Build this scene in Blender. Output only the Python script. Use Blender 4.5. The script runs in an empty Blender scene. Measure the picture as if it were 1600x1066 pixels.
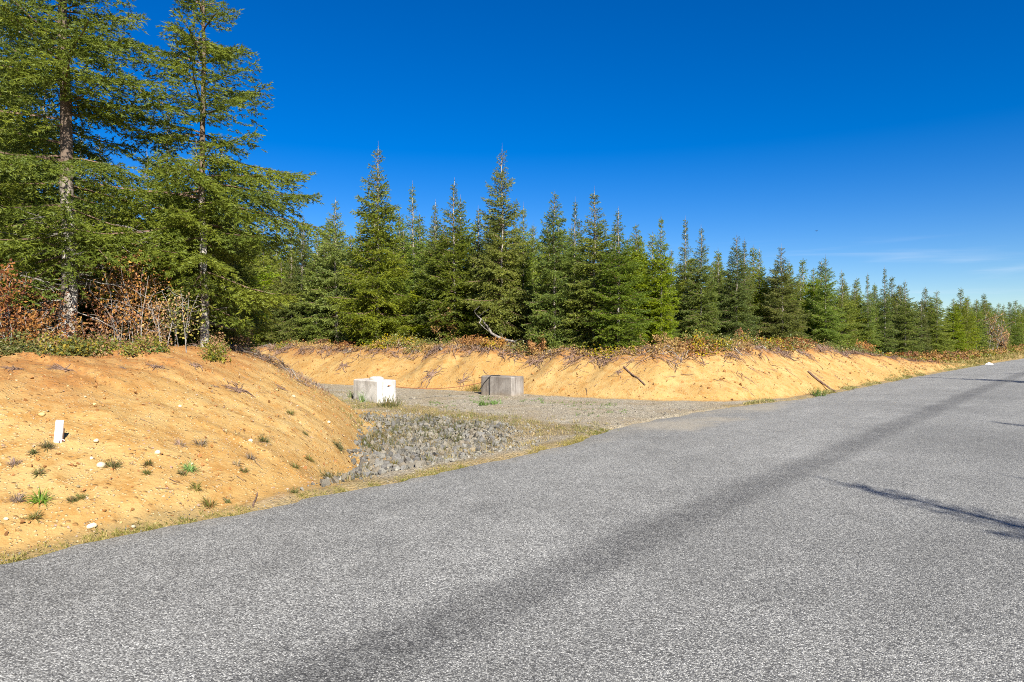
import bpy, bmesh, math
import numpy as np
from mathutils import Vector

rng = np.random.default_rng(7)
C = bpy.context.scene.collection
SC = bpy.context.scene

# ---------------------------------------------------------------- camera, sky, sun, exposure
F, CX, CY, CAMZ = 1067.0, 800.0, 533.0, 1.9
cam = bpy.data.cameras.new("camera")
cam.lens = 24.0
cam.sensor_width = 36.0
cam.clip_start = 0.05
cam.clip_end = 9000
cam_ob = bpy.data.objects.new("camera", cam)
C.objects.link(cam_ob)
cam_ob.location = (0, 0, CAMZ)
cam_ob.rotation_euler = (math.radians(90), 0, 0)
SC.camera = cam_ob

SUN_EL = math.radians(36)
SUN_AZ = math.atan2(0.36, -0.93)          # clockwise from +Y
sun_dir = Vector((math.sin(SUN_AZ) * math.cos(SUN_EL), math.cos(SUN_AZ) * math.cos(SUN_EL), math.sin(SUN_EL)))
sun = bpy.data.lights.new("sun", "SUN")
sun.energy = 5.0
sun.angle = math.radians(0.53)
sun.color = (1.0, 0.95, 0.86)
sun_ob = bpy.data.objects.new("sun", sun)
C.objects.link(sun_ob)
sun_ob.rotation_euler = sun_dir.to_track_quat('Z', 'Y').to_euler()

world = bpy.data.worlds.new("World")
SC.world = world
world.use_nodes = True
wn, wl = world.node_tree.nodes, world.node_tree.links
wn.clear()


def N(nodes, typ, **kw):
    n = nodes.new(typ)
    for k, v in kw.items():
        if k in n.inputs.keys() if isinstance(k, str) else False:
            n.inputs[k].default_value = v
        else:
            setattr(n, k, v)
    return n


sky = wn.new("ShaderNodeTexSky")
sky.sky_type = 'NISHITA'
sky.sun_disc = False
sky.sun_elevation = SUN_EL
sky.sun_rotation = SUN_AZ
sky.altitude = 300
sky.air_density = 1.0
sky.dust_density = 0.15
sky.ozone_density = 5.0
hs = wn.new("ShaderNodeHueSaturation")
hs.inputs['Saturation'].default_value = 1.42
hs.inputs['Value'].default_value = 1.0
hs.inputs['Hue'].default_value = 0.514
wl.new(sky.outputs[0], hs.inputs['Color'])
# thin high cirrus streaks low in the sky
tc = wn.new("ShaderNodeTexCoord")
mp = wn.new("ShaderNodeMapping")
mp.inputs['Scale'].default_value = (2.2, 2.2, 34.0)
mp.inputs['Location'].default_value = (0.35, 0.0, 0.2)
wl.new(tc.outputs['Generated'], mp.inputs['Vector'])
cn = wn.new("ShaderNodeTexNoise")
cn.inputs['Scale'].default_value = 1.6
cn.inputs['Detail'].default_value = 6
cn.inputs['Distortion'].default_value = 0.6
wl.new(mp.outputs[0], cn.inputs['Vector'])
cr = wn.new("ShaderNodeMapRange")
cr.inputs['From Min'].default_value = 0.50
cr.inputs['From Max'].default_value = 0.78
cr.interpolation_type = 'SMOOTHSTEP'
wl.new(cn.outputs[0], cr.inputs[0])
sx = wn.new("ShaderNodeSeparateXYZ")
wl.new(tc.outputs['Generated'], sx.inputs[0])
b1 = wn.new("ShaderNodeMapRange")
b1.interpolation_type = 'SMOOTHSTEP'
b1.inputs['From Min'].default_value = 0.16
b1.inputs['From Max'].default_value = 0.06
wl.new(sx.outputs['Z'], b1.inputs[0])
m1 = wn.new("ShaderNodeMath"); m1.operation = 'MULTIPLY'
wl.new(cr.outputs[0], m1.inputs[0]); wl.new(b1.outputs[0], m1.inputs[1])
m3 = wn.new("ShaderNodeMath"); m3.operation = 'MULTIPLY'; m3.inputs[1].default_value = 0.5
wl.new(m1.outputs[0], m3.inputs[0])
cm = wn.new("ShaderNodeMix"); cm.data_type = 'RGBA'
cm.inputs['B'].default_value = (6.5, 7.2, 8.2, 1)
wl.new(m3.outputs[0], cm.inputs['Factor'])
wl.new(hs.outputs[0], cm.inputs['A'])
bg = wn.new("ShaderNodeBackground")
bg.inputs['Strength'].default_value = 0.05
wl.new(cm.outputs['Result'], bg.inputs['Color'])
wo = wn.new("ShaderNodeOutputWorld")
wl.new(bg.outputs[0], wo.inputs['Surface'])

SC.view_settings.view_transform = 'Standard'
SC.view_settings.look = 'None'
SC.view_settings.gamma = 1.0
SC.view_settings.exposure = 1.4
SC.view_settings.use_curve_mapping = False
SC.cycles.use_denoising = False
SC.cycles.filter_width = 1.0

# ---------------------------------------------------------------- mesh helpers


class MB:
    """collects triangles, links them as one mesh object"""

    def __init__(self):
        self.v, self.f, self.c, self.m, self.n = [], [], [], [], 0

    def add(self, v, f, c=None, m=0):
        v = np.asarray(v, float).reshape(-1, 3)
        f = np.asarray(f, int).reshape(-1, 3)
        self.v.append(v)
        self.f.append(f + self.n)
        if c is None:
            c = (0.5, 0.5, 0.5)
        c = np.asarray(c, float)
        if c.ndim == 1:
            c = np.tile(c, (len(v), 1))
        self.c.append(c)
        self.m.append(np.full(len(f), m, int))
        self.n += len(v)

    def mesh(self, name, mats, smooth=False):
        v = np.concatenate(self.v); f = np.concatenate(self.f); c = np.concatenate(self.c); mi = np.concatenate(self.m)
        me = bpy.data.meshes.new(name)
        me.vertices.add(len(v)); me.vertices.foreach_set("co", v.astype(np.float32).ravel())
        me.loops.add(len(f) * 3); me.loops.foreach_set("vertex_index", f.astype(np.int32).ravel())
        me.polygons.add(len(f))
        me.polygons.foreach_set("loop_start", (np.arange(len(f)) * 3).astype(np.int32))
        if not isinstance(mats, (list, tuple)):
            mats = [mats]
        for m in mats:
            me.materials.append(m)
        me.polygons.foreach_set("material_index", mi.astype(np.int32))
        me.polygons.foreach_set("use_smooth", np.full(len(f), bool(smooth)))
        a = me.attributes.new("tint", 'FLOAT_COLOR', 'POINT')
        a.data.foreach_set("color", np.c_[c, np.ones(len(c))].astype(np.float32).ravel())
        me.update(calc_edges=True)
        return me

    def build(self, name, mats, parent=None, smooth=False):
        return link(name, self.mesh(name, mats, smooth), parent)


def link(name, data, parent=None):
    o = bpy.data.objects.new(name, data)
    C.objects.link(o)
    if parent is not None:
        o.parent = parent
    return o


def tag(o, label=None, cat=None, group=None, kind=None):
    if label: o['label'] = label
    if cat: o['category'] = cat
    if group: o['group'] = group
    if kind: o['kind'] = kind
    return o


def empty(name, loc, rz=0.0, sc=1.0):
    o = link(name, None)
    o.empty_display_size = 0.2
    o.location = loc
    o.rotation_euler = (0, 0, rz)
    o.scale = (sc, sc, sc)
    return o


def copy_tree(o, loc, rz=0.0, sc=1.0):
    r = o.copy(); C.objects.link(r)
    r.location = loc; r.rotation_euler = (0, 0, rz); r.scale = (sc, sc, sc)
    for ch in list(o.children):
        c = ch.copy(); C.objects.link(c); c.parent = r
        for g in list(ch.children):
            d = g.copy(); C.objects.link(d); d.parent = c
    return r


def norm(a):
    return a / (np.linalg.norm(a, axis=-1, keepdims=True) + 1e-9)


def tube(pts, rad, sides=5, cap=True):
    pts = np.asarray(pts, float); n = len(pts)
    rad = np.broadcast_to(np.asarray(rad, float), (n,))
    d = norm(np.gradient(pts, axis=0))
    ref = np.array([0, 0, 1.0]) if abs(d[:, 2]).mean() < 0.8 else np.array([1.0, 0, 0])
    a = norm(np.cross(d, ref)); b = np.cross(d, a)
    th = np.linspace(0, 2 * np.pi, sides, endpoint=False)
    v = pts[:, None] + rad[:, None, None] * (np.cos(th)[None, :, None] * a[:, None] + np.sin(th)[None, :, None] * b[:, None])
    v = v.reshape(-1, 3)
    f = []
    for i in range(n - 1):
        for j in range(sides):
            k = (j + 1) % sides
            p, q, r, s = i * sides + j, i * sides + k, (i + 1) * sides + k, (i + 1) * sides + j
            f += [(p, r, q), (p, s, r)]
    if cap:
        for j in range(1, sides - 1):
            f.append((0, j, j + 1))
            o = (n - 1) * sides
            f.append((o, o + j + 1, o + j))
    return v, np.array(f)


# ---------------------------------------------------------------- noise and terrain
TH = math.atan2(890, 1067)
ES = np.array([math.sin(TH), math.cos(TH)]); ET = np.array([-math.cos(TH), math.sin(TH)])
_tab = np.random.default_rng(3).random((256, 256))


def vnoise(x, y, k=0):
    x = np.asarray(x, float) + 17.3 * k; y = np.asarray(y, float) + 41.7 * k
    xi = np.floor(x).astype(int); yi = np.floor(y).astype(int)
    fx = x - xi; fy = y - yi
    fx = fx * fx * (3 - 2 * fx); fy = fy * fy * (3 - 2 * fy)
    g = lambda i, j: _tab[(xi + i) & 255, (yi + j) & 255]
    return (g(0, 0) * (1 - fx) + g(1, 0) * fx) * (1 - fy) + (g(0, 1) * (1 - fx) + g(1, 1) * fx) * fy


def fbm(x, y, o=4, k=0):
    r, a, t = 0, 1, 0
    for i in range(o):
        r = r + a * (vnoise(x * 2 ** i, y * 2 ** i, k + i) - 0.5); t += a; a *= 0.5
    return r / t * 2


def sstep(a, b, x):
    u = np.clip((np.asarray(x, float) - a) / (b - a), 0, 1)
    return u * u * (3 - 2 * u)


def curv(s):
    s = np.asarray(s, float)
    return np.where(s < 0, 0, np.where(s < 160, 2.7e-4 * s * s, 6.912 + 0.0864 * (s - 160)))


def st(x, y):
    s = x * ES[0] + y * ES[1]
    return s, x * ET[0] + y * ET[1] + curv(s)


def xy(s, T):
    t = np.asarray(T, float) - curv(s)
    return s * ES[0] + t * ET[0], s * ES[1] + t * ET[1]


FOOT_N = np.array([(-300, 7.25), (3.6, 7.25), (5.5, 7.9), (7.4, 9.5), (9.3, 11.6), (11.0, 14), (12.0, 17), (12.5, 20), (12.8, 26), (12.8, 300)], float)
FOOT_F = np.array([(16.6, 300), (17.0, 40), (17.6, 28), (18.3, 20), (18.9, 16), (19.0, 13), (19.5, 10.5), (20.6, 8.7), (23, 7.65), (28, 7.4), (60, 7.35), (900, 7.35)], float)


def foot(P, s, T):
    """signed distance inside the foot line, arc position, T of the nearest foot point"""
    s = np.asarray(s, float); T = np.asarray(T, float)
    best = np.full(s.shape, 1e9); sg = np.zeros(s.shape); arc = np.zeros(s.shape); tn = np.zeros(s.shape)
    acc = 0
    for a, b in zip(P[:-1], P[1:]):
        d = b - a; L = np.hypot(*d)
        u = np.clip(((s - a[0]) * d[0] + (T - a[1]) * d[1]) / L ** 2, 0, 1)
        px, py = a[0] + u * d[0], a[1] + u * d[1]
        q = np.hypot(s - px, T - py)
        m = q < best - 1e-9
        cr_ = d[0] * (T - a[1]) - d[1] * (s - a[0])
        best = np.where(m, q, best); sg = np.where(m, np.sign(cr_), sg); arc = np.where(m, acc + u * L, arc); tn = np.where(m, py, tn)
        acc += L
    return best * np.where(sg == 0, 1, sg), arc, tn


def smin(a, b, k):
    h = np.clip(0.5 + 0.5 * (b - a) / k, 0, 1)
    return b * (1 - h) + a * h - k * h * (1 - h)


RIP = np.array([(5.2, 7.62), (9.3, 7.75), (11.5, 9.5), (11.6, 12.2), (11.2, 14.2), (10.8, 13.9), (9.3, 11.7), (7.4, 9.65), (5.6, 8.05)])


def inpoly(P, x, y):
    x = np.asarray(x, float); y = np.asarray(y, float)
    r = np.zeros(x.shape, bool)
    j = len(P) - 1
    for i in range(len(P)):
        xi, yi = P[i]; xj, yj = P[j]
        c = ((yi > y) != (yj > y)) & (x < (xj - xi) * (y - yi) / (yj - yi + 1e-12) + xi)
        r ^= c; j = i
    return r


def edge_T(s):
    """left edge of the chip-seal surface"""
    s = np.asarray(s, float)
    return 7.2 + 0.75 * sstep(9, 14, s) * sstep(24, 18, s) + 0.15 * fbm(s * 1.9, s * 0 + 4, 5, 2)


def far_top(s):
    return np.interp(s, [10, 20, 30, 36, 42, 48, 54, 62, 80, 105, 140, 200], [1.5, 1.5, 1.6, 1.5, 1.05, .65, .32, .15, .12, .45, .9, 1.2])


def terrain(s, T):
    s = np.asarray(s, float); T = np.asarray(T, float)
    dn, an, tn = foot(FOOT_N, s, T)
    df, af, tf = foot(FOOT_F, s, T)
    big = fbm(s * 0.35, T * 0.35, 4, 5)
    med = fbm(s * 1.3, T * 1.3, 4, 9)
    # near bank
    k = 0.40 + 0.24 * sstep(8.0, 12, tn)
    dn2 = dn + 0.25 * fbm(an * 0.6, an * 0, 3, 12) * sstep(0, 1.5, dn)
    top = 1.64 + 0.12 * np.exp(-((s - 6.4) ** 2 / 3.5 + (T - 13.0) ** 2 / 5)) + 0.06 * big
    rill = fbm(an * 2.2, dn * 0.5, 3, 20)
    zn = smin(k * dn2, top, 0.42) + sstep(0.2, 1.2, dn) * (0.05 * rill + 0.06 * med)
    zn = zn * sstep(-0.0, 0.5, dn)
    # far bank
    ft = far_top(s)
    kf = 0.60
    df2 = df + 0.7 * fbm(af * 0.45, af * 0, 3, 14) * sstep(0, 1.2, df)
    rf = fbm(af * 1.9, df * 0.4, 3, 23)
    zf = smin(kf * df2, ft + (0.20 * big + 0.14 * med + 0.30 * fbm(af * 0.42, df * 0.3, 2, 71)) * np.clip(ft, .2, 1), 0.16) + sstep(0.2, 1.2, df) * (0.09 * rf + 0.05 * med) * np.clip(ft, 0.1, 1)
    zf = zf * sstep(0.0, 0.4, df)
    z = np.where(dn > 0, zn, np.where(df > 0, zf, 0.0))
    # flat ground: ditch full of rubble, shallow ruts on the driveway
    flat = 0.025 * fbm(s * 2, T * 2, 3, 31) + 0.02
    dep = 0.24 * sstep(7.5, 9.0, T) * sstep(11.7, 9.6, s) * sstep(3.9, 6.0, s) * sstep(15.5, 12.5, T) * sstep(1.2, -0.2, dn)
    z = z - dep + np.where((dn <= 0) & (df <= 0), flat, flat * 0.5)
    hump = 0.35 * np.exp(-((s - 13.2) ** 2 / 1.5 + (T - 21.5) ** 2 / 6))
    z = z + hump * (dn < 0.8)
    # under and beside the road
    road = sstep(7.42, 7.12, np.where(s < 0, T, T - (edge_T(s) - 7.2) * 0.9))
    z = z * (1 - road) + road * (-0.06)
    right = sstep(-0.7, -6.0, T)
    z = z + right * (0.5 + 0.3 * big)
    return z


def H(x, y):
    s, T = st(x, y)
    return terrain(s, T)


def pt(px, py, Z):
    return np.array([(px - CX) / F * Z, Z, CAMZ - (py - CY) / F * Z])


def place(px, py, z0=5.0):
    """first point of the ground met along a pixel's line of sight"""
    Z = z0 * 1.004 ** np.arange(900)
    P = np.stack([(px - CX) / F * Z, Z, CAMZ - (py - CY) / F * Z], 1)
    h = H(P[:, 0], P[:, 1])
    i = np.argmax(P[:, 2] < h)
    if i == 0:
        i = 300
    return np.array([P[i, 0], P[i, 1], h[i]])


def on(px, Z):
    x = (px - CX) / F * Z
    return np.array([x, Z, float(H(np.array([x]), np.array([Z]))[0])])


# ---------------------------------------------------------------- materials


def new_mat(name):
    m = bpy.data.materials.new(name)
    m.use_nodes = True
    nt = m.node_tree
    nt.nodes.clear()
    out = nt.nodes.new("ShaderNodeOutputMaterial")
    return m, nt, out


def g_noise(nt, vec, scale, detail=4, rough=0.55, dist=0.0):
    n = nt.nodes.new("ShaderNodeTexNoise")
    n.inputs['Scale'].default_value = scale; n.inputs['Detail'].default_value = detail
    n.inputs['Roughness'].default_value = rough; n.inputs['Distortion'].default_value = dist
    if vec is not None: nt.links.new(vec, n.inputs['Vector'])
    return n.outputs[0]


def g_vor(nt, vec, scale, feature='F1', rand=1.0):
    n = nt.nodes.new("ShaderNodeTexVoronoi")
    n.feature = feature
    n.inputs['Scale'].default_value = scale
    n.inputs['Randomness'].default_value = rand
    if vec is not None: nt.links.new(vec, n.inputs['Vector'])
    return n


def g_map(nt, val, a, b, c=0.0, d=1.0, smooth=True):
    n = nt.nodes.new("ShaderNodeMapRange")
    if smooth: n.interpolation_type = 'SMOOTHSTEP'
    for i, q in zip((1, 2, 3, 4), (a, b, c, d)):
        n.inputs[i].default_value = q
    nt.links.new(val, n.inputs[0])
    return n.outputs[0]


def g_mix(nt, fac, a, b, mode='MIX'):
    n = nt.nodes.new("ShaderNodeMix"); n.data_type = 'RGBA'; n.blend_type = mode
    for key, q in (('Factor', fac), ('A', a), ('B', b)):
        if isinstance(q, (int, float)):
            n.inputs[key].default_value = q
        elif isinstance(q, tuple):
            n.inputs[key].default_value = (*q, 1)
        else:
            nt.links.new(q, n.inputs[key])
    return n.outputs['Result']


def g_math(nt, op, a, b=0.0):
    n = nt.nodes.new("ShaderNodeMath"); n.operation = op
    for i, q in enumerate((a, b)):
        if isinstance(q, (int, float)): n.inputs[i].default_value = q
        else: nt.links.new(q, n.inputs[i])
    return n.outputs[0]


def g_attr(nt, name):
    n = nt.nodes.new("ShaderNodeAttribute"); n.attribute_name = name
    return n


def g_bump(nt, height, strength, dist, prev=None):
    n = nt.nodes.new("ShaderNodeBump")
    n.inputs['Strength'].default_value = strength; n.inputs['Distance'].default_value = dist
    nt.links.new(height, n.inputs['Height'])
    if prev is not None: nt.links.new(prev, n.inputs['Normal'])
    return n.outputs[0]


def principled(nt, out, col, rough=0.85, bump=None, spec=0.25):
    p = nt.nodes.new("ShaderNodeBsdfPrincipled")
    if isinstance(col, tuple): p.inputs['Base Color'].default_value = (*col, 1)
    else: nt.links.new(col, p.inputs['Base Color'])
    if isinstance(rough, (int, float)): p.inputs['Roughness'].default_value = rough
    else: nt.links.new(rough, p.inputs['Roughness'])
    p.inputs['Specular IOR Level'].default_value = spec
    if bump is not None: nt.links.new(bump, p.inputs['Normal'])
    nt.links.new(p.outputs[0], out.inputs['Surface'])
    return p


def ramp(nt, val, stops):
    n = nt.nodes.new("ShaderNodeValToRGB")
    e = n.color_ramp.elements
    while len(e) < len(stops): e.new(0.5)
    for q, (p, c) in zip(e, stops):
        q.position = p; q.color = (*c, 1)
    nt.links.new(val, n.inputs[0])
    return n.outputs[0]


def mat_ground():
    m, nt, out = new_mat("earth")
    co = nt.nodes.new("ShaderNodeTexCoord").outputs['Object']
    top = g_attr(nt, "m_top").outputs['Fac']; grv = g_attr(nt, "m_gravel").outputs['Fac']
    frs = g_attr(nt, "m_forest").outputs['Fac']; vrg = g_attr(nt, "m_verge").outputs['Fac']
    n1 = g_noise(nt, co, 0.55, 5, 0.6); n2 = g_noise(nt, co, 3.2, 6, 0.65); n3 = g_noise(nt, co, 22, 5, 0.7)
    sand = g_mix(nt, g_map(nt, n1, 0.35, 0.65), (0.314, 0.189, 0.063), (0.362, 0.240, 0.093))
    sand = g_mix(nt, g_map(nt, n2, 0.42, 0.68), sand, (0.287, 0.154, 0.044))
    sand = g_mix(nt, g_map(nt, n3, 0.50, 0.72, 0, .55), sand, (0.405, 0.288, 0.124))
    # embedded grit, small clods
    v1 = g_vor(nt, co, 30); v2 = g_vor(nt, co, 13)
    sep = nt.nodes.new("ShaderNodeSeparateColor"); nt.links.new(v1.outputs['Color'], sep.inputs[0])
    grit = g_math(nt, 'MULTIPLY', g_map(nt, sep.outputs[0], 0.72, 0.8), g_map(nt, v1.outputs['Distance'], 0.5, 0.3))
    sand = g_mix(nt, g_math(nt, 'MULTIPLY', grit, 0.6), sand, (0.499, 0.370, 0.206))
    sep2 = nt.nodes.new("ShaderNodeSeparateColor"); nt.links.new(v2.outputs['Color'], sep2.inputs[0])
    clod = g_math(nt, 'MULTIPLY', g_map(nt, sep2.outputs[1], 0.78, 0.84), g_map(nt, v2.outputs['Distance'], 0.42, 0.2))
    sand = g_mix(nt, g_math(nt, 'MULTIPLY', clod, 0.55), sand, (0.206, 0.095, 0.030))
    # red weathered topsoil
    ti = g_math(nt, 'MULTIPLY', top, g_map(nt, n2, 0.30, 0.62, 0.35, 1.0))
    red = g_mix(nt, g_map(nt, n3, 0.4, 0.65), (0.275, 0.116, 0.034), (0.189, 0.079, 0.029))
    col = g_mix(nt, ti, sand, red)
    # gravel of the driveway
    vg = g_vor(nt, co, 34)
    sg = nt.nodes.new("ShaderNodeSeparateColor"); nt.links.new(vg.outputs['Color'], sg.inputs[0])
    gc = ramp(nt, sg.outputs[0], [(0, (0.150, 0.131, 0.096)), (0.5, (0.29, 0.254, 0.190)), (1, (0.45, 0.40, 0.305))])
    gc = g_mix(nt, g_map(nt, n1, 0.4, 0.65, 0, .55), gc, (0.249, 0.185, 0.103))
    gc = g_mix(nt, g_map(nt, n3, 0.55, 0.7, 0, .4), gc, (0.138, 0.120, 0.095))
    gf = g_math(nt, 'MULTIPLY', grv, g_map(nt, n2, 0.2, 0.45, 0.75, 1.0))
    col = g_mix(nt, gf, col, gc)
    vc = g_mix(nt, g_map(nt, n2, 0.35, 0.65), (0.232, 0.163, 0.069), (0.163, 0.129, 0.060))
    col = g_mix(nt, g_math(nt, 'MULTIPLY', vrg, g_map(nt, n3, 0.3, 0.55, 0.4, 0.95)), col, vc)
    fc = g_mix(nt, g_map(nt, n2, 0.35, 0.65), (0.073, 0.047, 0.024), (0.129, 0.073, 0.030))
    fc = g_mix(nt, g_map(nt, n3, 0.5, 0.65, 0, .7), fc, (0.052, 0.056, 0.022))
    col = g_mix(nt, frs, col, fc)
    h = g_math(nt, 'ADD', g_math(nt, 'MULTIPLY', n2, 0.8), g_math(nt, 'MULTIPLY', n3, 0.5))
    h = g_math(nt, 'ADD', h, g_math(nt, 'MULTIPLY', g_math(nt, 'ADD', grit, clod), 0.35))
    h = g_math(nt, 'ADD', h, g_math(nt, 'MULTIPLY', g_math(nt, 'SUBTRACT', 0.6, vg.outputs['Distance']), g_math(nt, 'MULTIPLY', grv, 0.7)))
    principled(nt, out, col, 0.95, g_bump(nt, h, 0.75, 0.06), 0.1)
    return m


def mat_road():
    m, nt, out = new_mat("chip_seal")
    co = nt.nodes.new("ShaderNodeTexCoord").outputs['Object']
    T = g_attr(nt, "road_t").outputs['Fac']; S = g_attr(nt, "road_s").outputs['Fac']
    v = g_vor(nt, co, 104)
    sp = nt.nodes.new("ShaderNodeSeparateColor"); nt.links.new(v.outputs['Color'], sp.inputs[0])
    chip = ramp(nt, sp.outputs[0], [(0.0, (0.062, 0.061, 0.056)), (0.35, (0.160, 0.158, 0.146)), (0.7, (0.272, 0.268, 0.247)), (0.93, (0.40, 0.394, 0.362)), (1, (0.54, 0.532, 0.49))])
    n0 = g_noise(nt, co, 0.28, 5, 0.6); n2 = g_noise(nt, co, 2.3, 5, 0.7); n3 = g_noise(nt, co, 9.0, 4, 0.7)
    gap = g_map(nt, v.outputs['Distance'], 0.42, 0.78, 0, .7)
    col = g_mix(nt, gap, chip, (0.045, 0.045, 0.048))
    # bitumen bleeding along the lane joint and, fainter, the wheel tracks
    wob = g_math(nt, 'MULTIPLY', g_math(nt, 'SUBTRACT', n0, 0.5), 0.35)
    tt = g_math(nt, 'ADD', T, wob)
    def band(c, w, soft):
        d = g_math(nt, 'ABSOLUTE', g_math(nt, 'SUBTRACT', tt, c))
        return g_map(nt, d, w + soft, w)
    jt = g_math(nt, 'MULTIPLY', band(3.22, 0.10, 0.36), g_map(nt, n2, 0.30, 0.60, 0.35, 1))
    jt = g_math(nt, 'MULTIPLY', jt, g_map(nt, g_noise(nt, co, 0.9, 4, 0.7), 0.30, 0.52, 0.6, 1))
    tr = g_math(nt, 'MULTIPLY', g_math(nt, 'MAXIMUM', band(1.0, 0.05, 0.5), band(2.35, 0.05, 0.45)), g_map(nt, n2, 0.4, 0.7, 0, .45))
    tr2 = g_math(nt, 'MULTIPLY', g_math(nt, 'MAXIMUM', band(4.75, 0.05, 0.5), band(6.2, 0.0, 0.4)), g_map(nt, n0, 0.46, 0.66, 0, .35))
    dk = g_math(nt, 'MAXIMUM', jt, g_math(nt, 'MAXIMUM', tr, tr2))
    dk = g_math(nt, 'MULTIPLY', dk, g_map(nt, n3, 0.30, 0.62, 0.5, 1.0))
    col = g_mix(nt, g_math(nt, 'MULTIPLY', dk, 0.80), col, g_mix(nt, 1.0, col, (0.42, 0.42, 0.43), 'MULTIPLY'))
    pat = g_map(nt, n0, 0.3, 0.7, 0.80, 1.16, False)
    pat2 = g_map(nt, n2, 0.3, 0.7, 0.86, 1.12, False)
    mul = nt.nodes.new("ShaderNodeVectorMath"); mul.operation = 'SCALE'
    nt.links.new(col, mul.inputs[0]); nt.links.new(g_math(nt, 'MULTIPLY', pat, pat2), mul.inputs['Scale'])
    lane = g_map(nt, tt, 3.6, 2.9, 1.04, .94)
    ms = nt.nodes.new('ShaderNodeVectorMath'); ms.operation = 'SCALE'
    nt.links.new(mul.outputs[0], ms.inputs[0]); nt.links.new(lane, ms.inputs['Scale']); mul = ms
    # dust blown over the edge
    ap = g_math(nt, 'MULTIPLY', g_map(nt, S, 10.5, 13.5), g_map(nt, S, 22, 17))
    Te = g_math(nt, 'ADD', T, g_math(nt, 'MULTIPLY', ap, -0.15))
    Te = g_math(nt, 'ADD', Te, g_math(nt, 'MULTIPLY', g_math(nt, 'MULTIPLY', ap, g_map(nt, n0, .3, .6)), 0.9))
    ed = g_math(nt, 'MULTIPLY', g_map(nt, g_math(nt, 'ADD', Te, g_math(nt, 'MULTIPLY', g_math(nt, 'SUBTRACT', n2, .5), .9)), 6.7, 7.35), g_map(nt, n0, 0.40, 0.58, 0.15, .85))
    col = g_mix(nt, ed, mul.outputs[0], g_mix(nt, 0.55, mul.outputs[0], (0.29, 0.245, 0.17)))
    h = g_math(nt, 'SUBTRACT', 0.8, v.outputs['Distance'])
    h = g_math(nt, 'ADD', h, g_math(nt, 'MULTIPLY', sp.outputs[1], 0.5))
    principled(nt, out, col, 0.8, g_bump(nt, h, 0.55, 0.010), 0.22)
    return m


def mat_leaf(name, a, b, c, transl=0.28, hue_var=0.05, rough=0.55):
    """a, b, c: three leaf colours mixed by the per-leaf tint"""
    m, nt, out = new_mat(name)
    at = g_attr(nt, "tint")
    sp = nt.nodes.new("ShaderNodeSeparateColor"); nt.links.new(at.outputs['Color'], sp.inputs[0])
    col = g_mix(nt, sp.outputs[0], a, b)
    col = g_mix(nt, g_map(nt, sp.outputs[1], 0.5, 1.0, 0, 1), col, c)
    oi = nt.nodes.new("ShaderNodeObjectInfo")
    h = nt.nodes.new("ShaderNodeHueSaturation")
    nt.links.new(g_map(nt, oi.outputs['Random'], 0, 1, 0.5 - hue_var * 0.5, 0.5 + hue_var * 0.5, False), h.inputs['Hue'])
    kv = 1.0 if hue_var else 0.0
    rn = g_math(nt, 'FRACT', g_math(nt, 'MULTIPLY', oi.outputs['Random'], 7.31))
    nt.links.new(g_map(nt, rn, 0, 1, 1 - 0.28 * kv, 1 + 0.34 * kv, False), h.inputs['Value'])
    nt.links.new(g_map(nt, g_math(nt, 'FRACT', g_math(nt, 'MULTIPLY', oi.outputs['Random'], 3.7)), 0, 1, 1 - 0.12 * kv, 1 + 0.1 * kv, False), h.inputs['Saturation'])
    nt.links.new(col, h.inputs['Color'])
    p = nt.nodes.new("ShaderNodeBsdfPrincipled")
    p.inputs['Roughness'].default_value = rough; p.inputs['Specular IOR Level'].default_value = 0.3
    nt.links.new(h.outputs[0], p.inputs['Base Color'])
    t = nt.nodes.new("ShaderNodeBsdfTranslucent"); nt.links.new(h.outputs[0], t.inputs['Color'])
    mx = nt.nodes.new("ShaderNodeMixShader"); mx.inputs[0].default_value = transl
    nt.links.new(p.outputs[0], mx.inputs[1]); nt.links.new(t.outputs[0], mx.inputs[2])
    nt.links.new(mx.outputs[0], out.inputs['Surface'])
    return m


def mat_bark(name, a, b, scale=6.0, patch=None):
    m, nt, out = new_mat(name)
    co = nt.nodes.new("ShaderNodeTexCoord").outputs['Object']
    mp_ = nt.nodes.new("ShaderNodeMapping"); mp_.inputs['Scale'].default_value = (1, 1, 0.35)
    nt.links.new(co, mp_.inputs[0])
    n = g_noise(nt, mp_.outputs[0], scale, 6, 0.7); n2 = g_noise(nt, mp_.outputs[0], scale * 5, 4, 0.7)
    col = g_mix(nt, g_map(nt, n, 0.38, 0.62), a, b)
    if patch:
        zc = nt.nodes.new('ShaderNodeSeparateXYZ'); nt.links.new(co, zc.inputs[0])
        col = g_mix(nt, g_map(nt, zc.outputs['Z'], patch - 1.6, patch + .4), col, (0.13, 0.095, 0.07))
    col = g_mix(nt, g_map(nt, n2, 0.5, 0.7, 0, .6), col, tuple(q * 0.45 for q in a))
    principled(nt, out, col, 0.9, g_bump(nt, n2, 0.8, 0.02), 0.15)
    return m


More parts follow.
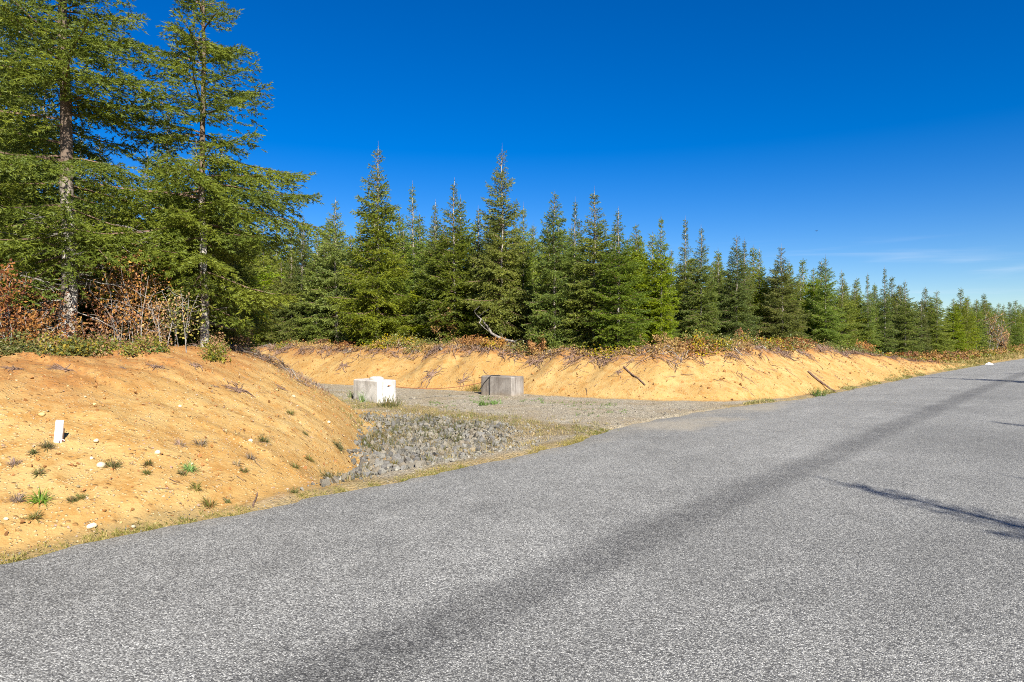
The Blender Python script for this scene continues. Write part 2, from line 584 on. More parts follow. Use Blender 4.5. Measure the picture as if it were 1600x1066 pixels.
def mat_plain(name, a, b, scale=8.0, rough=0.85, bump=0.3, bd=0.01, use_tint=False):
    m, nt, out = new_mat(name)
    co = nt.nodes.new("ShaderNodeTexCoord").outputs['Object']
    n = g_noise(nt, co, scale, 6, 0.65); n2 = g_noise(nt, co, scale * 7, 4, 0.7)
    col = g_mix(nt, g_map(nt, n, 0.35, 0.65), a, b)
    col = g_mix(nt, g_map(nt, n2, 0.5, 0.75, 0, .45), col, tuple(q * 0.6 for q in a))
    if use_tint:
        at = g_attr(nt, "tint")
        col = g_mix(nt, 1.0, col, at.outputs['Color'], 'MULTIPLY')
        oi = nt.nodes.new("ShaderNodeObjectInfo")
        hv = nt.nodes.new("ShaderNodeHueSaturation")
        nt.links.new(g_map(nt, oi.outputs['Random'], 0, 1, 0.7, 1.25, False), hv.inputs['Value'])
        nt.links.new(col, hv.inputs['Color']); col = hv.outputs[0]
    principled(nt, out, col, rough, g_bump(nt, n2, bump, bd), 0.2)
    return m


M = {}
M['ground'] = mat_ground()
M['road'] = mat_road()
M['fir'] = mat_leaf("fir_needles", (0.098, 0.142, 0.018), (0.208, 0.240, 0.024), (0.115, 0.158, 0.036), 0.48, 0.035)
M['fir_near'] = mat_leaf("fir_needles_near", (0.095, 0.138, 0.018), (0.215, 0.245, 0.025), (0.120, 0.160, 0.042), 0.48, 0.0)
M['bark'] = mat_bark("fir_bark", (0.14, 0.115, 0.09), (0.34, 0.31, 0.27), 7)
M['bark_white'] = mat_bark("pale_bark", (0.15, 0.125, 0.10), (0.46, 0.43, 0.385), 3.2, 3.4)
M['dead'] = mat_bark("dead_wood", (0.144, 0.126, 0.108), (0.288, 0.266, 0.238), 9)
M['twig'] = mat_bark("dark_twig", (0.12, 0.075, 0.05), (0.23, 0.15, 0.11), 12)
M['rust'] = mat_leaf("rust_leaves", (0.258, 0.107, 0.030), (0.430, 0.215, 0.047), (0.172, 0.065, 0.030), 0.3, 0.03)
M['brown'] = mat_leaf("brown_leaves", (0.215, 0.112, 0.047), (0.396, 0.232, 0.069), (0.172, 0.086, 0.052), 0.3, 0.03)
M['yellow'] = mat_leaf("yellow_green_leaves", (0.12, 0.13, 0.02), (0.36, 0.27, 0.03), (0.07, 0.10, 0.02), 0.3, 0.03)
M['salal'] = mat_leaf("green_leaves", (0.06, 0.095, 0.02), (0.15, 0.16, 0.03), (0.22, 0.17, 0.04), 0.28, 0.03, 0.4)
M['grass'] = mat_leaf("grass_blades", (0.306, 0.234, 0.081), (0.117, 0.135, 0.027), (0.378, 0.288, 0.126), 0.3, 0.03)
M['tuft'] = mat_leaf("tuft_blades", (0.13, 0.12, 0.035), (0.075, 0.10, 0.02), (0.22, 0.13, 0.05), 0.3, 0.04)
M['tuft_green'] = mat_leaf("green_tuft_blades", (0.085, 0.16, 0.025), (0.13, 0.22, 0.035), (0.10, 0.14, 0.03), 0.3, 0.02)
M['tuft_grey'] = mat_leaf("grey_tuft_blades", (0.18, 0.12, 0.085), (0.26, 0.19, 0.14), (0.14, 0.12, 0.05), 0.2, 0.03)
M['bracken'] = mat_leaf("bracken_fronds", (0.27, 0.14, 0.045), (0.38, 0.22, 0.065), (0.20, 0.095, 0.035), 0.3, 0.02)
M['rock'] = mat_plain("blasted_rock", (0.121, 0.115, 0.100), (0.194, 0.185, 0.160), 7, 0.9, 0.5, 0.02, True)
M['cobble'] = mat_plain("pale_stone", (0.450, 0.369, 0.225), (0.540, 0.468, 0.324), 9, 0.85, 0.3, 0.01, True)
M['clod'] = mat_plain("soil_clod", (0.26, 0.125, 0.045), (0.36, 0.18, 0.06), 14, 0.95, 0.4, 0.01, True)
def mat_concrete(name, a, b):
    m, nt, out = new_mat(name)
    co = nt.nodes.new("ShaderNodeTexCoord").outputs['Object']
    mp_ = nt.nodes.new("ShaderNodeMapping"); mp_.inputs['Scale'].default_value = (9, 9, 0.9); nt.links.new(co, mp_.inputs[0])
    n = g_noise(nt, co, 2.4, 6, .65); st_ = g_noise(nt, mp_.outputs[0], 1.0, 5, .65); n2 = g_noise(nt, co, 24, 4, .7)
    zc = nt.nodes.new('ShaderNodeSeparateXYZ'); nt.links.new(co, zc.inputs[0])
    col = g_mix(nt, g_map(nt, n, .36, .64), a, b)
    col = g_mix(nt, g_map(nt, st_, .46, .70, 0, .65), col, tuple(q * .5 for q in a))
    col = g_mix(nt, g_map(nt, g_math(nt, 'ADD', zc.outputs['Z'], g_math(nt, 'MULTIPLY', n, .25)), .24, .10, 0, .40), col, (0.22, 0.17, 0.11))
    v = g_vor(nt, co, 26)
    pit = g_map(nt, v.outputs['Distance'], .16, .08)
    col = g_mix(nt, g_math(nt, 'MULTIPLY', pit, .6), col, tuple(q * .4 for q in a))
    h = g_math(nt, 'SUBTRACT', n2, g_math(nt, 'MULTIPLY', pit, .8))
    principled(nt, out, col, .9, g_bump(nt, h, .5, .012), .2)
    return m


M['conc_white'] = mat_concrete("pale_concrete", (0.374, 0.348, 0.315), (0.561, 0.544, 0.510))
M['conc_grey'] = mat_concrete("weathered_concrete", (0.154, 0.133, 0.114), (0.250, 0.228, 0.202))
M['rusty'] = mat_plain("rusty_steel", (0.20, 0.085, 0.035), (0.28, 0.13, 0.06), 20, 0.8, 0.2, 0.003)
M['black'] = mat_plain("black_cable", (0.02, 0.02, 0.02), (0.035, 0.032, 0.03), 20, 0.6, 0.1, 0.002)
M['white'] = mat_plain("white_paint", (0.72, 0.72, 0.70), (0.80, 0.80, 0.78), 6, 0.6, 0.1, 0.002)
M['pink'] = mat_plain("pink_ribbon", (0.62, 0.28, 0.30), (0.70, 0.42, 0.40), 20, 0.6, 0.1, 0.002)
M['bird'] = mat_plain("dark_feathers", (0.02, 0.02, 0.022), (0.04, 0.04, 0.04), 20, 0.7, 0.1, 0.002)
M['driftwood'] = mat_bark("bleached_wood", (0.099, 0.084, 0.071), (0.260, 0.239, 0.214), 4)

# ---------------------------------------------------------------- ground


def spaced(parts):
    r = []
    for a, b, d in parts:
        r += list(np.arange(a, b, d))
    return np.array(r)


Ss = np.concatenate([-np.array([3000., 1500, 700, 350, 180, 100, 60, 40, 28, 20, 15, 12]), spaced([(-10, -4, .18), (-4, 12, .07), (12, 34, .12), (34, 62, .25), (62, 120, .9), (120, 220, 4)]), np.array([220., 250, 300, 380, 500, 800, 1500, 3000])])
Ts = np.concatenate([-np.array([3000., 1200, 500, 200, 90, 50, 30, 20, 14, 10, 8, 7, 6, 5, 4, 3, 2, 1.2, .7]), spaced([(0, 7, 1.75), (7, 7.5, .06), (7.5, 12.6, .075), (12.6, 22, .13), (22, 34, .4), (34, 60, 2)]), np.array([60., 75, 100, 150, 300, 800, 3000])])
GS, GT = np.meshgrid(Ss, Ts, indexing='ij')
GZ = terrain(GS, GT)
GX, GY = xy(GS, GT)
# a little real relief on the bare soil
dnG, anG, _ = foot(FOOT_N, GS, GT)
dfG, afG, _ = foot(FOOT_F, GS, GT)
GZ = GZ + (0.022 * fbm(GS * 5, GT * 5, 3, 40) + 0.03 * sstep(.45, .75, vnoise(GS * 2.1, GT * 2.1, 43)) * fbm(GS * 9, GT * 9, 2, 44)) * ((dnG > 0.1) | (dfG > 0.1))
P = np.stack([GX, GY, GZ], -1)
du = np.gradient(P, axis=0); dv = np.gradient(P, axis=1)
NRM = norm(np.cross(du, dv)); NRM *= np.sign(NRM[..., 2:3] + 1e-9)
wob = fbm(GS * 0.9, GT * 0.9, 4, 50)
fine = fbm(GS * 5, GT * 5, 3, 52)
ftG = far_top(GS)
relf = np.where(dfG > 0, GZ / np.maximum(ftG, .25), 0); reln = np.where(dnG > 0, GZ / 1.64, 0)
m_top = np.where(dnG > 0, sstep(0.62, 0.98, reln + 0.22 * wob), sstep(0.70, 1.0, relf + 0.25 * wob)) * ((dnG > 0) | (dfG > 0))
m_top = np.where((dfG > 0) & (GS > 50), 0.5 * m_top, 0.72 * m_top)
m_forest = np.where(dnG > 0, sstep(5.4, 6.6, dnG + 1.0 * wob), np.where(dfG > 0, sstep(2.9, 4.0, dfG + 0.9 * wob), 0.0))
m_forest = np.maximum(m_forest, sstep(-3, -7, GT))
flatm = (dnG <= 0) & (dfG <= 0)
m_gravel = np.where(flatm, sstep(0.0, 0.8, -dnG + 0.5 * wob) * sstep(-0.2, 0.35, -dfG + 0.2 * fine), 0.0)
edge = edge_T(GS)
m_verge = np.where(GT > 7, sstep(0.42, 0.08, (GT - edge) + 0.25 * wob), 0.0) * np.where((GS > 12.5) & (GS < 19), 0.25, 1.0)
m_verge = np.maximum(m_verge, sstep(55, 85, GS) * sstep(3.8, 2.0, dfG) * (dfG > -1))
tri = sstep(0.7, 0.2, np.abs(GS - 12.0 - 0.1 * (GT - 9)) - 0.3 + 0.5 * wob) * (flatm) * sstep(18, 15.5, GT)
m_verge = np.maximum(m_verge, 0.8 * tri)
m_verge = np.maximum(m_verge, sstep(0.3, -0.6, GT))

ns, nt_ = GS.shape
idx = np.arange(ns * nt_).reshape(ns, nt_)
Q = np.stack([idx[:-1, :-1], idx[1:, :-1], idx[1:, 1:], idx[:-1, 1:]], -1).reshape(-1, 4)
cen = lambda A: 0.25 * (A[:-1, :-1] + A[1:, :-1] + A[1:, 1:] + A[:-1, 1:]).ravel()
cs, ct, cdn, cdf = cen(GS), cen(GT), cen(dnG), cen(dfG)
reg = np.zeros(len(Q), int)                                    # 0 ground
rip = inpoly(RIP, cs, ct)
reg[(ct > 7.1)] = 4                                            # driveway
reg[(cdn > 0.0) & (ct > 7.0)] = 1
reg[(cdn > 5.6) & (ct > 7.0)] = 3
reg[(cdf > 0.0) & (ct > 7.0)] = 2
reg[(cdf > 3.4) & (ct > 7.0)] = 3
reg[rip] = 5


def grid_object(name, sel):
    q = Q[sel]
    u, inv = np.unique(q, return_inverse=True)
    q = inv.reshape(q.shape)
    me = bpy.data.meshes.new(name)
    co = P.reshape(-1, 3)[u]
    me.vertices.add(len(u)); me.vertices.foreach_set("co", co.astype(np.float32).ravel())
    me.loops.add(len(q) * 4); me.loops.foreach_set("vertex_index", q.astype(np.int32).ravel())
    me.polygons.add(len(q)); me.polygons.foreach_set("loop_start", (np.arange(len(q)) * 4).astype(np.int32))
    me.polygons.foreach_set("use_smooth", np.ones(len(q), bool))
    me.materials.append(M['ground'])
    for nm, A in (("m_top", m_top), ("m_gravel", m_gravel), ("m_forest", m_forest), ("m_verge", m_verge)):
        at = me.attributes.new(nm, 'FLOAT', 'POINT')
        at.data.foreach_set("value", A.ravel()[u].astype(np.float32))
    me.update(calc_edges=True)
    me.normals_split_custom_set_from_vertices(NRM.reshape(-1, 3)[u].astype(np.float32))
    return tag(link(name, me), kind='structure')


grid_object('ground', reg == 0)
near_bank = grid_object('earth_bank', reg == 1)
far_bank = grid_object('earth_bank', reg == 2)
near_bank['label'] = 'tall orange earth bank with a white stake beside the near road edge'
far_bank['label'] = 'long orange earth bank behind the concrete blocks, running along the road'
grid_object('forest_floor', reg == 3)
grid_object('driveway', reg == 4)
rip_bed = grid_object('riprap', reg == 5)

# the road: a sheet lying on the ground, its left edge ragged
Sr = np.concatenate([-np.array([600., 300, 150, 80, 40, 20, 10]), spaced([(-8, 30, .1), (30, 80, .4), (80, 200, 3)]), np.array([200., 230, 280, 350, 450, 600])])
et = edge_T(Sr) + 0.035 * fbm(Sr * 7, Sr * 0 + 1, 3, 60)
cols = [np.full_like(Sr, -0.32), np.full_like(Sr, 1.5), np.full_like(Sr, 3.4), np.full_like(Sr, 5.4), et - 0.5, et - 0.1, et]
zc = [0.0, 0.028, 0.04, 0.028, 0.008, 0.002, -0.018]
Tm = np.stack(cols, 1); Sm = np.repeat(Sr[:, None], len(cols), 1)
Xr, Yr = xy(Sm, Tm)
Zr = np.repeat(np.array(zc)[None], len(Sr), 0)
idr = np.arange(Sm.size).reshape(Sm.shape)
qr = np.stack([idr[:-1, :-1], idr[1:, :-1], idr[1:, 1:], idr[:-1, 1:]], -1).reshape(-1, 4)
me = bpy.data.meshes.new('road')
me.from_pydata(np.stack([Xr, Yr, Zr], -1).reshape(-1, 3).tolist(), [], qr.tolist())
for nm, A in (("road_t", Tm), ("road_s", Sm)):
    at = me.attributes.new(nm, 'FLOAT', 'POINT'); at.data.foreach_set("value", A.ravel().astype(np.float32))
me.polygons.foreach_set("use_smooth", np.ones(len(qr), bool))
me.materials.append(M['road']); me.update()
tag(link('road', me), kind='structure')

# ---------------------------------------------------------------- firs


def conifer(seed, Ht, r0, base, R, whorl, per, sec, ter, tl, nb, bl, bw, droop=0.3, gap=0.0, bare=0, leader=0.8, wild=0.25, lean=(0, 0), topn=0.0, pw=0.66):
    """returns trunk builder, crown builder; blades are needle sprays on a three-level branching"""
    g = np.random.default_rng(seed)
    tr, cr_ = MB(), MB()
    k = 16
    zz = np.linspace(-0.25, Ht, k)
    wx = np.cumsum(g.normal(0, 0.018, k)) * (zz > 0.5) + lean[0] * zz; wy = np.cumsum(g.normal(0, 0.018, k)) * (zz > 0.5) + lean[1] * zz
    tp = np.stack([wx, wy, zz], 1)
    tr.add(*tube(tp, r0 * (np.clip(1 - zz / Ht, 0, 1) ** 0.8) * (1 + 0.35 * np.exp(-np.clip(zz, 0, 9) * 4)) + 0.008, 9))
    at = lambda z: np.array([np.interp(z, zz, wx), np.interp(z, zz, wy), z])
    tw_p, tw_d, tw_l, tw_c = [], [], [], []
    z = base
    while z < Ht - 0.25:
        u = (z - base) / (Ht - base)
        n = max(3, int(round(per * (1 - 0.3 * u) + g.normal(0, 0.7))))
        a0 = g.uniform(0, 6.28)
        for i in range(n):
            if g.random() < gap: continue
            zb = z + g.normal(0, whorl * 0.33)
            if zb > Ht - 0.15: continue
            az = a0 + 6.283 * i / n + g.normal(0, 0.25)
            prof = min(1.0, 0.62 + u * 3.0) * (1 - u) ** pw * (1 - topn * sstep(0.55, 0.95, u))
            L = R * prof * g.uniform(1 - wild * 1.3, 1 + wild) + 0.07
            tk = float(np.clip(L / 0.75, 0.42, 1.0))
            el = math.radians(-14 + 58 * u ** 0.9 + g.normal(0, 7))
            sag = droop * (1 - u) * g.uniform(0.5, 1.3); up = sag * g.uniform(0.35, 0.95)
            v = np.linspace(0, 1, 9)
            h = np.array([math.cos(az), math.sin(az)]); sidev = np.array([-h[1], h[0], 0])
            bend = g.normal(0, 0.10)
            pts = at(zb)[None] + np.stack([h[0] * v * L * math.cos(el), h[1] * v * L * math.cos(el), L * (math.sin(el) * v - sag * v ** 1.6 + up * v ** 3)], 1)
            pts += sidev[None] * (bend * L * v ** 2)[:, None]
            cr_.add(*tube(pts[::2], np.linspace(0.011 + 0.009 * L, 0.004, 5), 3, False), m=1)
            bt = g.random()
            # secondaries
            nsn = max(2, int(L / sec))
            vs = np.clip((np.arange(nsn) + g.uniform(0.2, 0.8, nsn)) / nsn, 0, 1) ** 0.85 * 0.97 + 0.03
            vs = np.repeat(vs[vs > 0.05], 2)
            if len(vs) == 0: continue
            sd = np.tile([1.0, -1.0], len(vs) // 2)
            pp = np.stack([np.interp(vs, v, pts[:, j]) for j in range(3)], 1)
            dd = norm(np.stack([np.interp(vs, v, np.gradient(pts[:, j])) for j in range(3)], 1))
            sv = norm(np.cross(dd, [0, 0, 1.0]))
            ang = np.radians(g.normal(52, 9, len(vs)))
            d2 = dd * np.cos(ang)[:, None] + sv * (sd * np.sin(ang))[:, None]
            d2[:, 2] += g.normal(-0.12 - 0.25 * (1 - u), 0.14, len(vs))
            d2 = norm(d2)
            l2 = np.minimum(0.50 * L, (1 - vs) * L * 0.72 + 0.13) * g.uniform(0.6, 1.15, len(vs))
            # tertiaries along the secondaries
            mx = max(1, int(l2.max() / ter) + 1)
            w = (np.arange(mx) + 0.7) * ter
            ok = w[None] < l2[:, None]
            ok[:, 0] = True
            ii, jj = np.nonzero(ok)
            ww = w[jj] * g.uniform(0.85, 1.15, len(ii))
            p3 = pp[ii] + d2[ii] * ww[:, None]
            p3[:, 2] -= 0.16 * ww ** 2
            s3 = norm(np.cross(d2[ii], [0, 0, 1.0]))
            sg = np.where(jj % 2 == 0, 1.0, -1.0)
            a3 = np.radians(g.normal(45, 12, len(ii)))
            d3 = d2[ii] * np.cos(a3)[:, None] + s3 * (sg * np.sin(a3))[:, None]
            d3[:, 2] += g.normal(-0.12, 0.22, len(ii))
            tw_p.append(p3); tw_d.append(norm(d3)); tw_l.append(tk * tl * g.uniform(0.6, 1.25, len(ii)))
            tw_c.append(np.stack([np.clip(bt * 0.55 + g.uniform(0, 0.55, len(ii)), 0, 1), g.uniform(0, 1, len(ii)) * (0.4 + 0.6 * g.random()), np.zeros(len(ii))], 1))
            # spray along the main axis
            na = max(3, int(L / (ter * 1.0)))
            va = g.uniform(0.08, 1.0, na); va[0] = 1.0
            pa = np.stack([np.interp(va, v, pts[:, j]) for j in range(3)], 1)
            da = norm(np.stack([np.interp(va, v, np.gradient(pts[:, j])) for j in range(3)], 1) + g.normal(0, 0.3, (na, 3)) * L / 8)
            tw_p.append(pa); tw_d.append(da); tw_l.append(tk * tl * g.uniform(0.6, 1.1, na))
            tw_c.append(np.stack([np.clip(bt * 0.55 + g.uniform(0, 0.55, na), 0, 1), g.uniform(0, 1, na), np.zeros(na)], 1))
        z += whorl * g.uniform(0.8, 1.2) * (1.0 - 0.35 * u)
    # leader shoot
    nl = int(leader / 0.085)
    fr = np.linspace(0, 1, nl)
    zl = Ht - leader + fr * leader * 0.97
    dl = norm(np.stack([g.normal(0, 0.5, nl), g.normal(0, 0.5, nl), np.full(nl, 0.55)], 1))
    tw_p.append(np.stack([at(q) for q in zl])); tw_d.append(dl); tw_l.append(tl * (0.85 - 0.65 * fr)); tw_c.append(g.uniform(0, 1, (nl, 3)))
    cr_.add(*tube(np.stack([at(Ht - 0.2), at(Ht) + np.array([0, 0, leader * 0.22])]), [0.010, 0.003], 3, False), m=1)
    p = np.concatenate(tw_p); d = np.concatenate(tw_d); l = np.concatenate(tw_l); c = np.concatenate(tw_c)
    n = len(p)
    f = (np.arange(nb) + 0.5) / nb
    pos = p[:, None] + d[:, None] * (l[:, None] * f[None] * 0.9)[..., None]
    r = g.normal(0, 1, (n, nb, 3)); r[..., 2] = r[..., 2] * 0.6 + 0.15
    r = norm(r - (r * d[:, None]).sum(-1, keepdims=True) * d[:, None])
    aa = np.radians(g.uniform(28, 62, (n, nb, 1))); aa[:, -1] = 0.12
    bd = d[:, None] * np.cos(aa) + r * np.sin(aa)
    wd = norm(np.cross(bd, g.normal(0, 1, (n, nb, 3))))
    sz = np.clip(l / tl, 0.5, 1.0)[:, None, None]
    ll = bl * sz * g.uniform(0.7, 1.25, (n, nb, 1))
    hw = 0.5 * bw * sz ** .5 * g.uniform(0.7, 1.3, (n, nb, 1))
    tri_ = np.stack([pos - wd * hw, pos + wd * hw, pos + bd * ll], 2).reshape(-1, 3)
    cc = np.repeat(c, nb * 3, 0)
    cr_.add(tri_, np.arange(len(tri_)).reshape(-1, 3), cc, 0)
    return tr, cr_


NTRI = 0


def fir_proto(name, args, near=False, bark='bark'):
    tr, cb = conifer(**args)
    root = empty(name, (0, 0, 0))
    tr.build('trunk', M[bark], root, True)
    c = cb.build('crown', [M['fir_near' if near else 'fir'], M['twig']], root)
    global NTRI
    NTRI += len(c.data.polygons)
    return root


def dead_branches(root, seed, z0, z1, n, Lm, mat='dead'):
    g = np.random.default_rng(seed)
    for i in range(n):
        mb = MB()
        z = g.uniform(z0, z1); az = g.uniform(0, 6.28); L = Lm * g.uniform(0.5, 1.1)
        v = np.linspace(0, 1, 6)
        el = g.normal(0.02, 0.2); sag = g.uniform(-0.05, 0.25)
        h = np.array([math.cos(az), math.sin(az), 0]); sv = np.array([-h[1], h[0], 0])
        pts = np.array([0, 0, z]) + h * (v * L)[:, None] + np.array([0, 0, 1]) * (L * (el * v - sag * v * v))[:, None] + sv * (g.normal(0, .12) * L * v * v)[:, None]
        pts += g.normal(0, 0.012, pts.shape)
        mb.add(*tube(pts, np.linspace(0.015, 0.004, 6), 4))
        for q in range(g.integers(4, 8)):
            t0 = g.uniform(0.25, 0.95); p = np.array([np.interp(t0, v, pts[:, j]) for j in range(3)])
            dd = norm(h * 0.8 + sv * g.choice([-1, 1]) * g.uniform(.4, .9) + np.array([0, 0, g.normal(-.05, .25)]))
            l = L * g.uniform(0.15, 0.4)
            mb.add(*tube(np.stack([p, p + dd * l * .5 + g.normal(0, .02, 3), p + dd * l]), [0.007, 0.005, 0.003], 3, False))
        mb.build('dead_branch', M[mat], root)


# three tall firs close by, on top of the near bank
pA = on(106, 13.0)
A = fir_proto('fir_tree', dict(seed=11, Ht=10.2, r0=0.145, base=1.9, R=2.05, pw=0.78, whorl=0.42, per=7, sec=0.11, ter=0.095, tl=0.16, nb=11, bl=0.080, bw=0.021, droop=0.36, wild=0.40, gap=0.14, lean=(-0.012, 0)), True, 'bark_white')
A.location = pA
dead_branches(A, 5, 0.35, 2.5, 46, 1.35)
tag(A, 'tall dense fir with pale trunk and bare dead lower branches, at the left', 'tree', 'firs of the wood')
pB = on(320, 14.4)
B = fir_proto('fir_tree', dict(seed=23, Ht=9.3, r0=0.078, base=1.15, R=2.2, pw=0.92, whorl=0.46, per=7, sec=0.095, ter=0.085, tl=0.16, nb=11, bl=0.080, bw=0.021, droop=0.42, gap=0.18, wild=0.48, leader=0.9), True, 'bark_white')
B.location = pB
dead_branches(B, 8, 0.3, 1.6, 12, 0.7)
tag(B, 'tall open fir with layered drooping branches, at the right end of the near bank', 'tree', 'firs of the wood')
cC = fir_proto('fir_tree', dict(seed=31, Ht=9.6, r0=0.13, base=2.0, R=2.0, whorl=0.48, per=6, sec=0.125, ter=0.105, tl=0.17, nb=10, bl=0.085, bw=0.022, droop=0.34), True)
cC.location = on(-45, 14.5)
tag(cC, 'tall fir at the left edge of the photo, trunk outside the frame', 'tree', 'firs of the wood')

NEARV = [cC]
MID = []
specs = [(9.5, 1.75, 0.42, .30, 1.15), (8.6, 1.45, 0.34, .24, 0.7), (9.0, 1.6, 0.40, .34, 1.4), (8.0, 1.5, 0.30, .22, 0.6), (9.2, 1.35, 0.36, .3, 1.0), (8.4, 1.7, 0.38, .3, 0.8), (8.8, 1.55, 0.33, .2, 1.2)]
for i, (h, R, wh, wild, ld) in enumerate(specs):
    MID.append(dict(seed=100 + i, Ht=h, r0=0.085, base=0.55 + 0.25 * (i % 3), R=R * (1.24, 1.12, 1.22, 1.15, .84, 1.05, 1.0)[i], whorl=wh * 0.80, per=7, sec=0.12, ter=0.12, tl=0.17, nb=5, bl=0.11, bw=0.044, droop=0.24, wild=wild, leader=ld, gap=0.12, topn=(0.45, 0.6, 0.35, 0.3, 0.65, 0.5, 0.5)[i]))
NARROW = dict(seed=150, Ht=9.0, r0=0.09, base=0.8, R=1.1, whorl=0.40, per=6, sec=0.13, ter=0.13, tl=0.16, nb=5, bl=0.10, bw=0.042, droop=0.24, wild=0.3, leader=2.0, gap=0.0, topn=0.5)
FARS = [dict(seed=200 + i, Ht=8.0, r0=0.08, base=0.4, R=1.85 - 0.12 * (i % 3), whorl=0.34, per=7, sec=0.19, ter=0.19, tl=0.24, nb=4, bl=0.16, bw=0.065, droop=0.22, wild=0.28, leader=0.9, topn=0.5) for i in range(4)]
protos = {}
rngw = np.random.default_rng(404)


def fir(kind, i, loc, height, rz, label, group='firs of the wood'):
    key = (kind, i)
    spec = NARROW if kind == 'narrow' else (MID if kind == 'mid' else FARS)[i]
    sc = height / spec['Ht']
    if key not in protos:
        r = fir_proto('fir_tree', spec)
        protos[key] = r
        r.location = loc; r.rotation_euler = (0, 0, rz); r.scale = (sc, sc, sc)
    else:
        r = copy_tree(protos[key], loc, rz, sc)
    kx = float(rngw.uniform(0.80, 1.16))
    r.scale = (sc * kx, sc * kx, sc)
    tag(r, label, 'tree', group)
    return r


def depth_of(px, off=0.0):
    """distance of the wood's front row along a pixel column"""
    d = (px - CX) / F
    za = (22.3 + off) / (d * ES[0] + ES[1])
    zs = np.linspace(15, 400, 4000)
    s, T = st(d * zs, zs)
    crest = np.interp(s, [20, 30, 45, 60, 80, 120], [13.4, 13.2, 13.0, 12.6, 12.4, 12.6]) + off
    zb = zs[np.argmax(T > crest)] if (T > crest).any() else 400
    return min(za, 60) if px < 800 else (max(za, zb) if px < 1000 else zb)


# (pixel column, pixel row of the tip, variant, depth offset, label)
FRONT = [
    (452, 345, 4, 1.5, 'slim fir showing in the gap just right of the tall open fir'),
    (527, 312, 5, 0.6, 'medium thin-tipped fir, left neighbour of the tallest fir beyond the driveway'),
    (588, 228, 0, 0.0, 'tallest pointed fir beyond the driveway, rising above the pale left block'),
    (649, 288, 4, 3.0, 'thin greyish fir spire close to the right of the tallest pointed fir'),
    (681, 315, 1, 1.6, 'small-topped fir halfway between the tallest pointed fir and the wide many-tipped fir'),
    (710, 282, 1, 0.6, 'narrow fir with a dense pointed top, left neighbour of the wide many-tipped fir'),
    (783, 234, 2, 0.4, 'wide fir with a forked many-tipped top above the grey right block'),
    (748, 325, 4, 2.0, 'thin fir tip rising against the left shoulder of the wide many-tipped fir'),
    (818, 322, 6, 1.8, 'fir with its tip just right of the wide many-tipped fir'),
    (867, 300, 3, 0.0, 'bright green fir with a blunt bushy top and a visible pale trunk'),
    (895, 312, 4, 2.6, 'grey thin fir spire behind the blunt bushy green fir'),
    (929, 298, 6, 0.5, 'broad fir, left one of two close equal firs above the straight bank'),
    (967, 326, 1, 0.0, 'fir with a knob-like dark tip, right one of two close equal firs'),
    (992, 352, 3, 1.4, 'low-shouldered fir leaning out from behind the knob-tipped fir'),
    (1033, 338, 6, 0.3, 'grey-green fir with a feathery top, just right of the low-shouldered fir'),
    (1070, 340, 4, 2.4, 'very thin fir spire between the feathery grey-green fir and the dark tiered fir'),
    (1095, 353, 1, 0.2, 'dark fir with separate tiers near the top, above the green bush on the bank edge'),
    (1120, 398, 5, 2.0, 'short fir in the dip right of the dark tiered fir'),
    (1150, 368, 2, 0.4, 'fir with a double top above the straight bank'),
    (1166, 374, 4, 2.0, 'slim fir hard against the right side of the double-topped fir'),
    (1187, 389, 1, 1.5, 'small fir standing behind the gap right of the double-topped fir'),
    (1222, 384, 0, 0.0, 'open-topped fir left of the small white cloud'),
    (1252, 428, 5, 2.5, 'short fir directly below the small white cloud'),
    (1290, 402, 2, 0.0, 'fir with a leaning dark tip right of the small white cloud'),
    (1272, 420, 3, 1.2, 'bushy fir tucked against the left of the leaning dark tip'),
    (1315, 423, 1, 1.0, 'narrow fir just right of the leaning dark tip'),
    (1333, 442, 5, 1.5, 'low fir above the rust-leaved bush'),
    (1357, 428, 4, 0.4, 'fir with a small round tuft as its tip, right of the rust-leaved bush'),
    (1383, 418, 4, 0.9, 'fir with a long bare leader and a few tiered twigs at its top'),
    (1400, 470, 3, 1.4, 'low bushy fir behind the bare-leadered fir'),
    (1415, 438, 1, 0.0, 'dark pointed fir, first beyond the bare-leadered fir'),
    (1440, 468, 6, 0.6, 'pale blunt fir above the brown bracken patch by the road'),
    (1463, 454, 2, 0.0, 'fir with a thin high tip, left of the last large pair before the bend'),
    (1490, 467, 3, 0.0, 'dense green cone-shaped fir, right of the last large pair before the bend'),
    (1511, 492, 5, 0.8, 'small fir just left of the far dark fir'),
    (1527, 468, 0, 3.0, 'far dark fir standing clear of its neighbours above the bare brown tree'),
    (1551, 479, 1, 3.5, 'tiny dark fir tip right of the far dark fir'),
]
g = np.random.default_rng(77)
for px, ty, vi, off, lab in FRONT:
    Z = depth_of(px, off)
    b = on(px, Z)
    h = CAMZ + (CY - ty) / F * Z - b[2]
    fir('mid', vi, b, max(h, 3.0), g.uniform(0, 6.28), lab)

